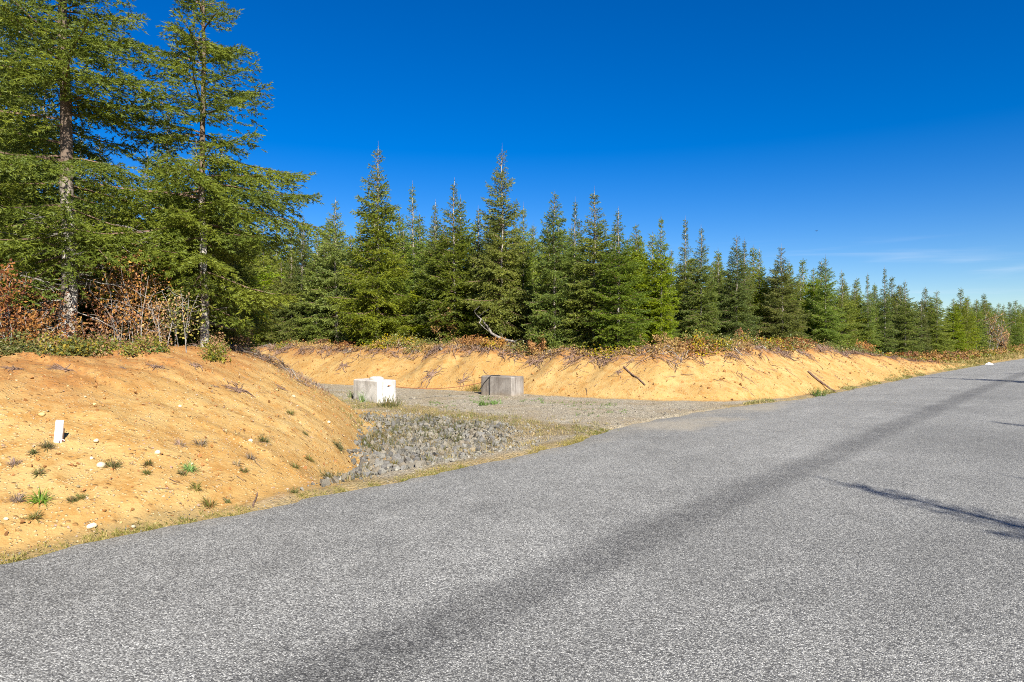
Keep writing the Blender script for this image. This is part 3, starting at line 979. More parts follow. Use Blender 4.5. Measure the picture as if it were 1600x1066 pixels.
# rows of firs that fill the wood behind; from the path to the bend
cnt = 0
BL = 'young fir filling the wood behind the front row, partly hidden'
tips = np.array([(a[0], a[1]) for a in FRONT] + [(1600, 500)], float)
tips = tips[np.argsort(tips[:, 0])]
for off, step in ((2.2, 40), (4.2, 36), (6.8, 34), (10.0, 32)):
    px = 395.0
    while px < 1500:
        q = px + g.uniform(-12, 12)
        Z = depth_of(q, off + g.uniform(-.6, .6))
        b = on(q, Z)
        ty = np.interp(q, [400, 600, 800, 1000, 1250, 1400, 1500], [385, 352, 352, 392, 440, 470, 490]) + g.normal(0, 14) + (-12 if off > 6 else 8)
        h = CAMZ + (CY - ty) / F * Z - b[2]
        if 3 < h < 16:
            if Z < 42: fir('mid', int(g.integers(0, 7)), b, h, g.uniform(0, 6.28), BL)
            else: fir('far', int(g.integers(0, 4)), b, h, g.uniform(0, 6.28), BL)
            cnt += 1
        px += step * g.uniform(0.75, 1.25) * (1 if px < 1150 else 0.8)
# low firs closing the skirts of the front row
for px in np.arange(430, 1500, 31):
    q = px + g.uniform(-10, 10); Z = depth_of(q, g.uniform(0.9, 2.0)); b = on(q, Z)
    fir('mid' if Z < 45 else 'far', int(g.integers(0, 4)), b, g.uniform(2.6, 4.8), g.uniform(0, 6.28), 'low young fir in the skirts of the front row, branches to the ground', 'low firs at the wood edge')
# round the bend: firs along the far stretch
for s0 in np.arange(78, 190, 3.4):
    for T0 in (12.5, 16.0):
        s1 = s0 + g.uniform(-1, 1); x_, y_ = xy(np.array([s1]), np.array([T0 + g.uniform(-.8, .8)]))
        if (x_[0] / y_[0] * F + CX) < 1490 or x_[0] / y_[0] > 0.80: continue
        b = np.array([x_[0], y_[0], terrain(*st(x_, y_))[0]])
        fir('far', int(g.integers(0, 4)), b, g.uniform(5.2, 7.6), g.uniform(0, 6.28), 'far fir along the road where it bends away', 'far firs by the bend')
# left: the wood behind the three tall firs
LEFT = [(196, 18.5, 4.6, 2), (30, 17.0, 8.2, 0), (150, 19.5, 6.0, 5), (-60, 18.5, 10, 3), (262, 18.5, 6.6, 6), (335, 17.2, 5.0, 3), (352, 19, 6.0, 5), (300, 22, 7.0, 4), (230, 22, 6.4, 1), (120, 23, 7.5, 4), (70, 22, 9, 6), (10, 23, 9, 1), (330, 25, 7.0, 0), (270, 26, 7, 3), (190, 27, 7.2, 5), (310, 30, 8, 2),
        (385, 44, 8.2, 3), (412, 42, 7.6, 0), (432, 45, 8.6, 6), (402, 48, 8.8, 1), (470, 40.5, 7.4, 5), (360, 48, 9, 2), (495, 38, 6.6, 1), (372, 45, 7.5, 4), (440, 40.5, 5.0, 3)]
LL = ['dark broad fir filling the space between the dense and the open tall firs', 'dark fir close behind the dense tall fir, left side', 'dark fir straight behind the dense tall fir']
for i, (px, Z, h, vi) in enumerate(LEFT):
    fir('mid', vi, on(px, Z), h, g.uniform(0, 6.28), LL[i] if i < 3 else 'dark fir deep in the wood behind the tall firs on the near bank', 'firs deep in the wood')
# low boughs beside the open fir, down to the bank top
for px, Z, h, vi, lab in ((364, 18.2, 4.3, 5, 'low bright fir at the end of the near bank, above the driveway'), (265, 16.5, 3.6, 6, 'low fir behind the brown shrubs, left of the open fir'), (455, 39.5, 5.6, 1, 'thin young fir by the far end of the driveway')):
    fir('mid', vi, on(px, Z), h, g.uniform(0, 6.28), lab, 'low firs at the wood edge')
# firs on the other side of the road: out of the picture, their shadows fall across it
for s0, T0, h, vi in ((4.0, -7.75, 8.3, 'n'), (6.9, -8.0, 7.0, 'n'), (13.8, -8.2, 8.0, 'n'), (22, -8.6, 7.6, 'n'), (34.6, -5.2, 10.6, 'n'), (43, -6.2, 8.6, 'n'), (52, -6.5, 8.6, 'n'), (60, -6.8, 9, 1), (70, -7, 8.6, 3)):
    x_, y_ = xy(np.array([s0]), np.array([T0]))
    fir('narrow' if vi == 'n' else 'mid', 0 if vi == 'n' else vi, (x_[0], y_[0], float(terrain(np.array([s0]), np.array([T0]))[0])), h, g.uniform(0, 6.28), 'fir across the road, throwing its shadow over the lanes', 'firs across the road')
print("firs behind", cnt, "tris", NTRI)

# ---------------------------------------------------------------- shrubs, undergrowth


def leaf_quads(g, p, size, up=0.35):
    """rhombic leaves (two triangles each) at points p"""
    n = len(p)
    nr = norm(g.normal(0, 1, (n, 3)) + np.array([0, -0.25, up]))
    a = norm(np.cross(nr, g.normal(0, 1, (n, 3)))); b = np.cross(nr, a)
    l = size * g.uniform(0.6, 1.3, (n, 1)); w = l * g.uniform(0.45, 0.7, (n, 1))
    q = np.stack([p - a * l * .5, p + b * w * .5 + nr * l * .12, p + a * l * .5, p - b * w * .5 + nr * l * .12], 1)
    v = q.reshape(-1, 3); i = np.arange(n)[:, None] * 4
    return v, np.concatenate([i + np.array([[0, 1, 2]]), i + np.array([[0, 2, 3]])], 0)


def shrub(name, loc, h, r, nstem, nleaf, leaf, lmat, smat, seed, label, cat='shrub', group=None, stem_r=0.009, spread=1.0, low=0.15):
    g = np.random.default_rng(seed)
    root = empty(name, loc)
    sb = MB(); ends = []
    for i in range(nstem):
        az = g.uniform(0, 6.28); rr = r * g.uniform(0.15, 0.95) * spread
        L = h * g.uniform(0.65, 1.0)
        v = np.linspace(0, 1, 6)
        b0 = g.normal(0, 0.06 + 0.15 * r, 3); b0[2] = -0.08
        p = b0 + np.stack([np.cos(az) * rr * v ** 1.4, np.sin(az) * rr * v ** 1.4, L * v], 1) + g.normal(0, 0.025 * h, (6, 3)) * v[:, None]
        sb.add(*tube(p, stem_r * np.linspace(1, 0.35, 6), 4, False))
        ends.append(p)
        for q in range(3 + int(2 * h)):
            t0 = g.uniform(0.25, 0.95); s0 = np.array([np.interp(t0, v, p[:, j]) for j in range(3)])
            d = norm(np.array([g.normal(0, 1), g.normal(0, 1), g.uniform(0.2, 1.2)])) * h * g.uniform(0.12, 0.32)
            pp = np.stack([s0, s0 + d * .5 + g.normal(0, .02, 3), s0 + d])
            sb.add(*tube(pp, stem_r * np.array([.45, .32, .2]), 3, False)); ends.append(pp)
    sb.build('stem', M[smat], root)
    if nleaf:
        e = np.concatenate([np.stack([np.interp(np.linspace(0.2, 1, 8), np.linspace(0, 1, len(p)), p[:, j]) for j in range(3)], 1) for p in ends])
        e = e[e[:, 2] > low * h]
        clump = g.random(len(e)) ** 1.5; clump /= clump.sum()
        pi = e[g.choice(len(e), nleaf, p=clump)] + g.normal(0, 0.045 + 0.02 * h, (nleaf, 3))
        v, f = leaf_quads(g, pi, leaf)
        fb = MB(); c = g.random((nleaf, 3)); fb.add(v, f, np.repeat(c, 4, 0)); fb.build('foliage', M[lmat], root)
    return tag(root, label, cat, group)


GS_ = 'shrubs under the tall firs'
for i, (px, Z, h, r, nst, nl, lf, lm, sm, lab) in enumerate([
    (22, 12.9, 1.75, 0.55, 9, 900, .065, 'rust', 'dead', 'rust orange leafy shrub at the left frame edge, left of the pale fir trunk'),
    (58, 12.4, 1.0, 0.5, 7, 650, .06, 'rust', 'dead', 'low orange brown shrub between the frame edge and the pale fir trunk'),
    (70, 15.6, 2.3, 0.8, 9, 700, .07, 'brown', 'twig', 'tall dark brown shrub in shade behind the pale fir trunk, left side'),
    (152, 14.2, 2.1, 0.8, 10, 1000, .060, 'rust', 'twig', 'tall russet thicket shrub just right of the pale fir trunk'),
    (195, 14.0, 2.0, 0.7, 12, 800, .06, 'brown', 'dead', 'brown shrub with many grey stems, middle of the thicket between the tall firs'),
    (232, 14.6, 2.2, 0.8, 10, 1000, .060, 'rust', 'twig', 'tall russet thicket shrub behind the bare forked sapling'),
    (262, 13.9, 1.3, 0.6, 10, 420, .045, 'brown', 'dead', 'russet shrub at the right of the bare forked sapling'),
    (288, 14.3, 1.35, 0.5, 7, 480, .06, 'yellow', 'dead', 'yellow leaved shrub left of the open fir trunk'),
    (130, 13.0, 0.9, 0.6, 8, 300, .055, 'brown', 'dead', 'short tangled shrub at the foot of the pale fir trunk'),
    (340, 15.4, 0.9, 0.5, 7, 420, .055, 'yellow', 'twig', 'small yellow green shrub right of the open fir trunk'),
    (392, 17.2, 0.8, 0.6, 9, 380, .06, 'brown', 'twig', 'pinkish brown bush at the end of the bank below the low bright firs'),
]):
    if i in (3, 4, 5): Z -= 1.1
    if i in (0, 1, 6, 7): Z = max(Z - 1.4, 12.4 / (ET[1] + (px - CX) / F * ET[0]))
    shrub('shrub', on(px, Z), h * .92, r, max(4, int(nst * .6)), int(nl * 1.05), lf, lm, sm, 300 + i, lab, 'shrub', GS_)
shrub('sapling', on(213, 12.7), 1.75, 0.75, 2, 0, .05, 'rust', 'dead', 341, 'bare forked pale sapling leaning right, between the two tall firs', 'sapling', None, 0.010)
shrub('sapling', on(12, 12.3), 1.5, 0.35, 4, 0, .05, 'rust', 'dead', 352, 'bare grey sapling stems at the left frame edge', 'sapling', None, 0.008)
shrub('sapling', on(183, 12.9), 1.1, 0.2, 4, 0, .05, 'rust', 'dead', 353, 'cluster of straight bare grey stems in front of the brown thicket', 'sapling', None, 0.008)

for i, (px, off, h, r, nst, nl, lf, lm, lab) in enumerate([
    (700, 0.1, 1.9, 0.9, 10, 900, .10, 'brown', 'tall brown leaved bush under the small-topped fir beyond the driveway'),
    (1352, -0.9, 1.6, 0.75, 12, 1100, .10, 'rust', 'rust red round bush standing out before the dark firs above the road'),
    (1095, -1.2, 0.9, 0.9, 9, 900, .09, 'salal', 'green leafy bush hanging over the edge of the straight bank'),
    (1040, -0.9, 0.7, 0.9, 9, 500, .09, 'brown', 'dry brown bush left of the green bush on the bank edge'),
    (610, -0.8, 0.7, 0.7, 8, 600, .08, 'salal', 'green low bush on the bank top above the pale left block'),
    (505, -0.5, 0.6, 0.8, 8, 450, .08, 'brown', 'low brown bush on the bank top, far left above the driveway'),
    (1170, -0.9, 0.8, 0.8, 9, 350, .09, 'brown', 'grey brown twiggy bush on the bank below the double-topped fir'),
    (1245, -0.7, 0.8, 0.7, 8, 480, .10, 'salal', 'small green bush at the wood edge below the small white cloud'),
]):
    shrub('shrub', on(px, depth_of(px, off)), h, r, nst, nl, lf, lm, 'twig', 400 + i, lab, 'shrub', 'shrubs along the straight bank')
for i, (px, off, h, r, lab) in enumerate([(742, -0.9, .65, 1.1, 'large orange bracken patch left of the fallen grey trunk'), (775, -1.1, .5, .8, 'golden bracken patch in front of the fallen grey trunk'), (838, -0.8, .75, .7, 'bright orange bracken clump right of the fallen grey trunk'), (1395, -1.0, .9, 1.6, 'long brown bracken patch at the wood edge by the road, left end'), (1425, -1.2, 1.0, 1.8, 'tall russet bracken patch in front of the pale blunt fir'), (1462, -1.2, .9, 1.8, 'brown bracken patch below the last large pair of firs'), (1500, -1.0, .9, 2.0, 'orange brown bracken patch at the start of the bend')]):
    shrub('bracken', on(px, depth_of(px, off)), h, r, 12, 800, .07 if px < 1000 else .14, 'bracken' if i not in (3, 4) else 'rust', 'twig', 430 + i, lab, 'fern', 'bracken patches', 0.01, 1.0, 0.1)
# leafless brown tree by the bend
shrub('bare_tree', on(1546, depth_of(1546, -1.2)), 5.2, 1.5, 14, 1500, .16, 'brown', 'dead', 450, 'bare pale brown broadleaf tree near the bend, below the tiny dark fir tip', 'tree', None, 0.05)
shrub('shrub', on(1565, depth_of(1565, -1.0)), 2.6, 1.6, 12, 900, .2, 'brown', 'dead', 451, 'brown grey shrub right of the bare pale brown tree at the bend', 'shrub', None, 0.03)

# loose undergrowth along the bank tops (nobody could count it)
def bank_points(n, poly, s0, s1, d0, d1, g):
    r = []
    while len(r) < n:
        s = g.uniform(s0, s1, 6000); T = g.uniform(7.0, 34, 6000)
        d, a, t = foot(poly, s, T)
        m = (d > d0) & (d < d1)
        x, y = xy(s, T)
        m &= (y > 4) & (np.abs(x / y) < 0.85)
        r += list(np.stack([s, T, d], 1)[m])
    return np.array(r[:n])


def clumps(name, pts, nl, rad, hgt, leaf, mat, seed, up=0.3, size_by_z=True):
    g = np.random.default_rng(seed)
    mb = MB()
    x, y = xy(pts[:, 0], pts[:, 1]); z = terrain(pts[:, 0], pts[:, 1])
    n = len(pts)
    R = rad * g.uniform(0.5, 1.4, n); Hh = hgt * g.uniform(0.4, 1.5, n)
    d = norm(g.normal(0, 1, (n, nl, 3))) * g.random((n, nl, 1)) ** 0.4
    d[..., 2] = np.abs(d[..., 2])
    p = np.stack([x, y, z], 1)[:, None] + d * np.stack([R, R, Hh], 1)[:, None]
    q = p.reshape(-1, 3)
    q[:, 2] = np.maximum(q[:, 2], H(q[:, 0], q[:, 1]) + 0.01)
    v, f = leaf_quads(g, q, leaf * 1.0, up)
    base = g.random((n, 1, 3)); c = np.clip(0.55 * base + 0.5 * g.random((n, nl, 3)), 0, 1).reshape(-1, 3)
    mb.add(v, f, np.repeat(c, 4, 0))
    return tag(mb.build(name, M[mat]), kind='stuff')


g = np.random.default_rng(91)
wn_ = lambda a, k, lo: a[vnoise(a[:, 0] * 0.6, a[:, 1] * 0.6, k) > lo]
nb_ = bank_points(1700, FOOT_N, -5, 11, 4.3, 6.4, g)
clumps('yellow_undergrowth', wn_(nb_, 61, 0.30), 40, .20, .24, .055, 'yellow', 1)
clumps('green_undergrowth', wn_(nb_, 64, 0.34), 40, .20, .28, .055, 'salal', 2)
nb2 = bank_points(420, FOOT_N, -6, 12, 6.0, 12, g)
clumps('brown_undergrowth', nb2, 40, .35, .6, .07, 'brown', 3)
pxs = np.where(g.random(420) < .85, g.uniform(60, 255, 420), g.uniform(325, 350, 420)); Tq = g.uniform(12.2, 14.0, 420); Zq = Tq / (ET[1] + (pxs - CX) / F * ET[0])
sq, tq = st((pxs - CX) / F * Zq, Zq); cq = np.stack([sq, tq, tq], 1); cq = cq[vnoise(pxs * .05, Tq, 33) > .30]
clumps('yellow_undergrowth', cq[:120], 36, .17, .22, .05, 'yellow', 31)
clumps('green_undergrowth', cq[120:200], 36, .17, .22, .05, 'salal', 32)
clumps('brown_undergrowth', cq[200:], 34, .22, .34, .05, 'brown', 33)
fb_ = bank_points(3400, FOOT_F, 15, 62, 2.35, 5.0, g)
clumps('green_undergrowth', wn_(fb_, 65, 0.52), 36, .32, .42, .085, 'salal', 4)
clumps('brown_undergrowth', wn_(fb_, 66, 0.42), 28, .30, .26, .085, 'brown', 5)
clumps('rust_undergrowth', wn_(fb_, 67, 0.70), 30, .3, .36, .085, 'rust', 6)
clumps('yellow_undergrowth', wn_(fb_, 68, 0.60), 30, .3, .36, .085, 'yellow', 7)
fb2 = bank_points(900, FOOT_F, 55, 170, 2.0, 6.0, g)
clumps('brown_undergrowth', fb2[:500], 26, .7, .7, .2, 'brown', 8)
clumps('green_undergrowth', fb2[500:], 26, .6, .5, .2, 'salal', 9)

# dead twigs, roots and brushwood hanging over the bank edges
def brush(name, pts, per, L, r, mat, seed, down=0.3, flat=0.6):
    g = np.random.default_rng(seed); mb = MB()
    x, y = xy(pts[:, 0], pts[:, 1]); z = terrain(pts[:, 0], pts[:, 1])
    for i in range(len(pts)):
        for k in range(per):
            az = g.uniform(0, 6.28); l = L * g.uniform(0.3, 1.3)
            d = np.array([math.cos(az), math.sin(az), g.normal(0.15, 0.3) * (1 - flat)])
            d[1] -= down; d = d / np.linalg.norm(d)
            v = np.linspace(0, 1, 4)
            p = np.array([x[i], y[i], 0]) + g.normal(0, .08, 3) * (1, 1, 0) + d * (v * l)[:, None] + g.normal(0, 0.07 * l, (4, 3))
            h = H(p[:, 0], p[:, 1])
            p[:, 2] = h + 0.012 + np.abs(g.normal(0, 0.06, 4)) * (1 - flat) * 2 + max(d[2], 0) * v * l * (1 - flat)
            mb.add(*tube(p, r * g.uniform(.5, 1.3) * np.array([1, .8, .6, .3]), 3, False))
    return tag(mb.build(name, M[mat]), kind='stuff')


brush('brushwood', bank_points(560, FOOT_F, 15, 60, 1.9, 3.3, g), 6, .55, .017, 'twig', 21, .4, .40)
brush('brushwood', bank_points(170, FOOT_F, 15, 60, 2.2, 3.6, g), 4, .6, .015, 'dead', 22, .2, .45)
brush('root_litter', bank_points(230, FOOT_F, 15, 60, 0.6, 2.3, g), 1, .45, .011, 'twig', 23, .9, .9)
brush('brushwood', bank_points(70, FOOT_N, -5, 11.5, 4.3, 5.8, g), 5, .30, .007, 'twig', 24, .3, .55)
brush('root_litter', bank_points(260, FOOT_N, -5, 11, 0.5, 4.6, g), 1, .20, .0035, 'twig', 25, .5, .95)
brush('brushwood', bank_points(130, FOOT_N, -5, 11.5, 5.8, 7.2, g), 4, .5, .008, 'dead', 26, .2, .2)


sh = bank_points(2500, FOOT_N, 5, 11.5, 1.0, 3.6, g); sh = sh[(sh[:, 1] > 13.5) & (sh[:, 1] < 19)][:90]
brush('brushwood', sh, 5, .30, .006, 'twig', 27, .2, .45)
brush('brushwood', sh[:40], 4, .34, .006, 'dead', 28, .2, .4)


def root_clump(px, py, wpx, n, lab, mat='twig', z0=5.0):
    b = place(px, py, z0); Z = b[1]; w = wpx * Z / F * (.72 if Z < 16 else .9)
    g = np.random.default_rng(int(px * 7 + py)); mb = MB()
    for k in range(n):
        az = g.uniform(0, 6.28); l = w * 0.5 * g.uniform(.4, 1.2)
        v = np.linspace(0, 1, 5)
        p = b + g.normal(0, w * 0.07, 3) * (1, 1, 0) + np.array([math.cos(az), math.sin(az), 0]) * (v * l)[:, None] + g.normal(0, .08 * l, (5, 3))
        p[:, 2] = H(p[:, 0], p[:, 1]) + 0.01 + np.abs(g.normal(0, .09, 5)) * l * np.sin(v * 3.0)
        mb.add(*tube(p - b, 0.022 * w / .4 * g.uniform(.2, .7) * np.linspace(1, .3, 5), 3, False))
    o = mb.build('root_clump', M[mat]); o.location = b
    return tag(o, lab, 'root clump', 'dead root clumps on the banks')


root_clump(240, 574, 48, 26, 'dark twisted root clump near the crest of the near bank, below the bare sapling')
root_clump(303, 573, 40, 22, 'dark root clump below the trunk of the open fir')
root_clump(192, 577, 26, 14, 'small reddish root clump left of the dark twisted one on the near bank')
root_clump(95, 578, 60, 22, 'wide flat root clump at the foot of the pale fir trunk')
root_clump(18, 578, 44, 20, 'root clump at the left frame edge on the bank crest')
root_clump(375, 612, 60, 20, 'long dead root trailing down the right shoulder of the near bank')
root_clump(338, 606, 24, 12, 'small root clump on the upper right of the near bank face')
root_clump(440, 608, 34, 18, 'reddish root clump near the right skyline of the near bank')
root_clump(556, 662, 36, 16, 'dark root tangle at the foot of the bank, above the rubble')
for px, py, w, lab in ((535, 575, 34, 'dark root tangle on the bank far left of the pale block'), (672, 590, 44, 'root runner slanting down the bank between the two blocks'), (725, 596, 30, 'dark root clump left of the grey block'), (890, 560, 36, 'dark root clump on the bank crest right of the grey block'), (932, 560, 34, 'drooping root tangle under the crest, below the knob-tipped fir'), (1098, 556, 34, 'grey root tangle beneath the green hanging bush'), (968, 583, 20, 'small root clump on the bank face below the knob-tipped fir')):
    root_clump(px, py, w, 20, lab, 'twig', 18.0)

# ---------------------------------------------------------------- bleached fallen trunk, stick, stump bits
Zl = depth_of(770, -0.5)
lg = empty('fallen_trunk', pt(800, 534, Zl))
o0 = np.array(lg.location)
main = np.array([pt(744, 492, Zl + .3), pt(752, 499, Zl + .2), pt(762, 511, Zl), pt(768, 521, Zl - .1), pt(778, 527, Zl - .2), pt(790, 531, Zl - .3), pt(803, 534, Zl - .4), pt(816, 540, Zl - .4)])
mb = MB(); mb.add(*tube(main - o0, [.025, .035, .045, .055, .06, .055, .05, .02], 7)); mb.build('trunk', M['driftwood'], lg, True)
for a, r in [([(752, 499), (749, 505), (757, 513), (764, 518)], .08), ([(744, 492), (741, 486), (750, 478)], .05), ([(748, 495), (757, 487), (763, 484)], .04), ([(790, 531), (797, 537), (792, 546)], .06), ([(803, 534), (812, 530), (825, 534)], .06)]:
    mb = MB(); q = np.array([pt(x, y, Zl - .05 * i) for i, (x, y) in enumerate(a)])
    mb.add(*tube(q - o0, np.linspace(r * .38, r * .14, len(q)), 5)); mb.build('branch', M['driftwood'], lg, True)
tag(lg, 'bleached fallen tree trunk with forked root end, on the bank above the grey block', 'fallen trunk')


def stick(pa_, pb_, r, mat, lab, z0):
    a, b = place(*pa_, z0), place(*pb_, z0)
    v = np.linspace(0, 1, 7)[:, None]; p = a + (b - a) * v
    p[:, 2] = np.maximum(H(p[:, 0], p[:, 1]) + r, p[:, 2])
    mb = MB(); mb.add(*tube(p - a, np.linspace(r, r * .7, 7), 6)); o = mb.build('stick', M[mat]); o.location = a
    return tag(o, lab, 'stick', 'loose sticks on the banks')


stick((1263, 583), (1306, 614), .045, 'twig', 'long straight dark pole lying down the bank close to the road', 18)
stick((975, 575), (1008, 604), .03, 'twig', 'dark stick slanting down the bank face below the knob-tipped fir', 18)
stick((1130, 548), (1150, 538), .04, 'dead', 'short pale broken stick on the crest below the double-topped fir', 18)
stick((395, 795), (402, 772), .012, 'twig', 'small dark stick near the road edge below the near bank', 5)
stick((690, 548), (668, 542), .05, 'dead', 'pale stick on the bank top between the two blocks', 18)

# ---------------------------------------------------------------- stones


def stone_mesh(seed, flat=0.7, npts=13):
    g = np.random.default_rng(seed)
    bm = bmesh.new()
    p = norm(g.normal(0, 1, (npts, 3))) * g.uniform(0.8, 1.0, (npts, 1))
    p[:, 2] *= flat; p[:, 1] *= g.uniform(.7, 1)
    for q in p: bm.verts.new(q)
    r = bmesh.ops.convex_hull(bm, input=bm.verts)
    bmesh.ops.delete(bm, geom=[e for e in r['geom_interior'] if isinstance(e, bmesh.types.BMVert)], context='VERTS')
    bmesh.ops.triangulate(bm, faces=bm.faces)
    bm.verts.ensure_lookup_table()
    v = np.array([q.co[:] for q in bm.verts]); f = np.array([[q.index for q in fc.verts] for fc in bm.faces])
    bm.free()
    return v, f


HULLS = [stone_mesh(500 + i, 0.75, 12 + i % 4) for i in range(10)]
g = np.random.default_rng(55)


def rot(g, n):
    q = norm(g.normal(0, 1, (n, 4)))
    w, x, y, z = q.T
    return np.stack([np.stack([1 - 2 * (y * y + z * z), 2 * (x * y - z * w), 2 * (x * z + y * w)], -1), np.stack([2 * (x * y + z * w), 1 - 2 * (x * x + z * z), 2 * (y * z - x * w)], -1), np.stack([2 * (x * z - y * w), 2 * (y * z + x * w), 1 - 2 * (x * x + y * y)], -1)], 1)


cand = np.stack([g.uniform(5, 12.3, 14000), g.uniform(7.4, 14.8, 14000)], 1)
cand = cand[inpoly(RIP, cand[:, 0] + .55 * fbm(cand[:, 0] * 1.1, cand[:, 1] * 1.1, 3, 81), cand[:, 1] + .7 * fbm(cand[:, 0] * 1.1, cand[:, 1] * 1.1, 3, 85))]
acc = []; rad_ = []
sizes = np.sort(0.034 + 0.075 * g.random(len(cand)) ** 4.0)[::-1]
A_ = np.zeros((0, 3))
for c_, r_ in zip(cand, sizes):
    if len(A_):
        dd = np.hypot(A_[:, 0] - c_[0], A_[:, 1] - c_[1])
        if (dd < 0.66 * (A_[:, 2] + r_)).any(): continue
    A_ = np.vstack([A_, [c_[0], c_[1], r_]])
x_, y_ = xy(A_[:, 0], A_[:, 1]); z_ = terrain(A_[:, 0], A_[:, 1])
RR = rot(g, len(A_))
smesh = []
for i, (v, f) in enumerate(HULLS):
    for j in range(2):
        mb = MB(); mb.add(v, f, [(1.0, 1.0, 1.0), (1.15, 1.08, .98), (.8, .8, .84), (1.05, .94, .80)][(i + 2 * j) % 4]); smesh.append(mb.mesh('stone', M['rock']))
order = np.argsort(-A_[:, 2] / y_)
mb = MB()
for rank, i in enumerate(order):
    rr = A_[i, 2]; loc = (x_[i], y_[i], z_[i] + rr * 0.25)
    if rank < 300:
        o = link('stone', smesh[int(g.integers(0, len(smesh)))], rip_bed)
        o.location = loc; o.scale = (rr, rr * g.uniform(.8, 1.1), rr * g.uniform(.75, 1.0)); o.rotation_euler = g.uniform(0, 6.28, 3)
    else:
        v, f = HULLS[int(g.integers(0, 10))]
        q = g.uniform(.65, 1.15)
        mb.add((v * rr * (1, g.uniform(.8, 1.1), .9)) @ RR[i].T + np.array(loc), f, np.array([q, q, q * .98]))
tag(mb.build('rubble', M['rock'], rip_bed), kind='stuff')
print("riprap stones", len(A_))

# smaller broken stone spilling past the edges of the rubble
sp = np.stack([g.uniform(4.6, 13, 9000), g.uniform(7.45, 15.5, 9000)], 1)
ins = inpoly(RIP, sp[:, 0], sp[:, 1])
ex = np.array([0.0, 0.0]) + RIP.mean(0)
near_ = inpoly(ex + (RIP - ex) * 1.22, sp[:, 0], sp[:, 1])
sp = sp[near_ & (ins | (g.random(9000) < .35)) & (sp[:, 1] > edge_T(sp[:, 0]) + .05)][:2600]
mbs = MB(); xs_, ys_ = xy(sp[:, 0], sp[:, 1]); zs_ = terrain(sp[:, 0], sp[:, 1]); Rs = rot(g, len(sp))
for i in range(len(sp)):
    v, f = HULLS[i % 10]; rr = .018 + .026 * g.random(); q = g.uniform(.6, 1.15)
    mbs.add((v * rr) @ Rs[i].T + np.array([xs_[i], ys_[i], zs_[i] + rr * .3]), f, np.array([q, q * .98, q * .93]))
tag(mbs.build('broken_stone', M['rock'], rip_bed), kind='stuff')

# pale cobbles on the near bank
cob = []
for i in range(4):
    bm = bmesh.new(); bmesh.ops.create_icosphere(bm, subdivisions=2, radius=1)
    gg = np.random.default_rng(600 + i); k = gg.uniform(0.7, 1.05, 3); ph = gg.uniform(0, 6, 6)
    for v in bm.verts:
        d = v.co.copy(); s_ = 1 + .10 * math.sin(3 * d.x + ph[0]) + .08 * math.sin(4 * d.y + ph[1]) + .06 * math.sin(5 * d.z + ph[2])
        v.co = Vector((d.x * k[0] * s_, d.y * k[1] * s_, d.z * .62 * s_))
    me = bpy.data.meshes.new('stone'); bm.to_mesh(me); bm.free()
    me.polygons.foreach_set("use_smooth", np.ones(len(me.polygons), bool)); me.materials.append(M['cobble'])
    a = me.attributes.new("tint", 'FLOAT_COLOR', 'POINT'); a.data.foreach_set("color", np.tile([[1, 1, 1, 1] if i else [.9, .8, .5, 1]], (len(me.vertices), 1)).astype(np.float32).ravel())
    cob.append(me)
for k, (px, py, w, v, lab) in enumerate([
    (65, 651, 12, 0, 'yellow rounded stone left of the white stake top'), (158, 731, 17, 1, 'largest white flat stone, right of the white stake and beside a grass tuft'),
    (246, 711, 11, 2, 'round cream stone in the middle of the near bank face'), (150, 692, 9, 3, 'flat cream stone level with the foot of the white stake'),
    (143, 719, 7, 2, 'small tan stone just above the largest white stone'), (281, 637, 8, 1, 'pale stone alone on the upper bank face below the dark root clumps'),
    (143, 825, 15, 1, 'white stone at the bottom of the bank near the road edge'), (391, 691, 9, 2, 'pale stone on the right bank face left of a lone grass tuft'),
    (459, 621, 8, 3, 'pale stone high on the right shoulder of the near bank'), (208, 824, 8, 2, 'cream stone low on the bank, right of the white roadside stone'),
    (189, 820, 6, 0, 'little tan stone beside the cream one low on the bank'), (9, 812, 8, 1, 'pale stone at the left frame edge low on the bank'), (514, 661, 7, 1, 'pale stone by the foot of the bank near the rubble'), (300, 727, 6, 3, 'small pale stone just above the bright green tuft')]):
    b = place(px, py); r = 0.5 * w * b[1] / F
    o = link('stone', cob[v]); o.location = b + np.array([0, 0, r * .25]); o.scale = (r, r, r); o.rotation_euler = (0.3, 0.1, k * 1.7)
    tag(o, lab, 'stone', 'pale stones on the near bank')
# countless pebbles and clods on the bare banks, loose chips along the road edge
def pebbles(name, s, T, r, mat, seed, tint=(.7, 1.15), warm=0.1):
    g = np.random.default_rng(seed); mb = MB(); x, y = xy(s, T); z = terrain(s, T); R = rot(g, len(s))
    hv = [stone_mesh(700 + i, .8, 7) for i in range(5)]
    for k in range(5):
        m = np.arange(len(s)) % 5 == k; n = m.sum(); v, f = hv[k]
        V = np.einsum('nij,vj->nvi', R[m], v) * r[m][:, None, None] + np.stack([x[m], y[m], z[m] + r[m] * .3], 1)[:, None]
        FF = f[None] + (np.arange(n) * len(v))[:, None, None]
        q = g.uniform(*tint, (n, 1)) * np.stack([np.ones(n), 1 - warm * g.random(n), 1 - 2 * warm * g.random(n)], 1)
        mb.add(V.reshape(-1, 3), FF.reshape(-1, 3), np.repeat(q, len(v), 0))
    return tag(mb.build(name, M[mat]), kind='stuff')


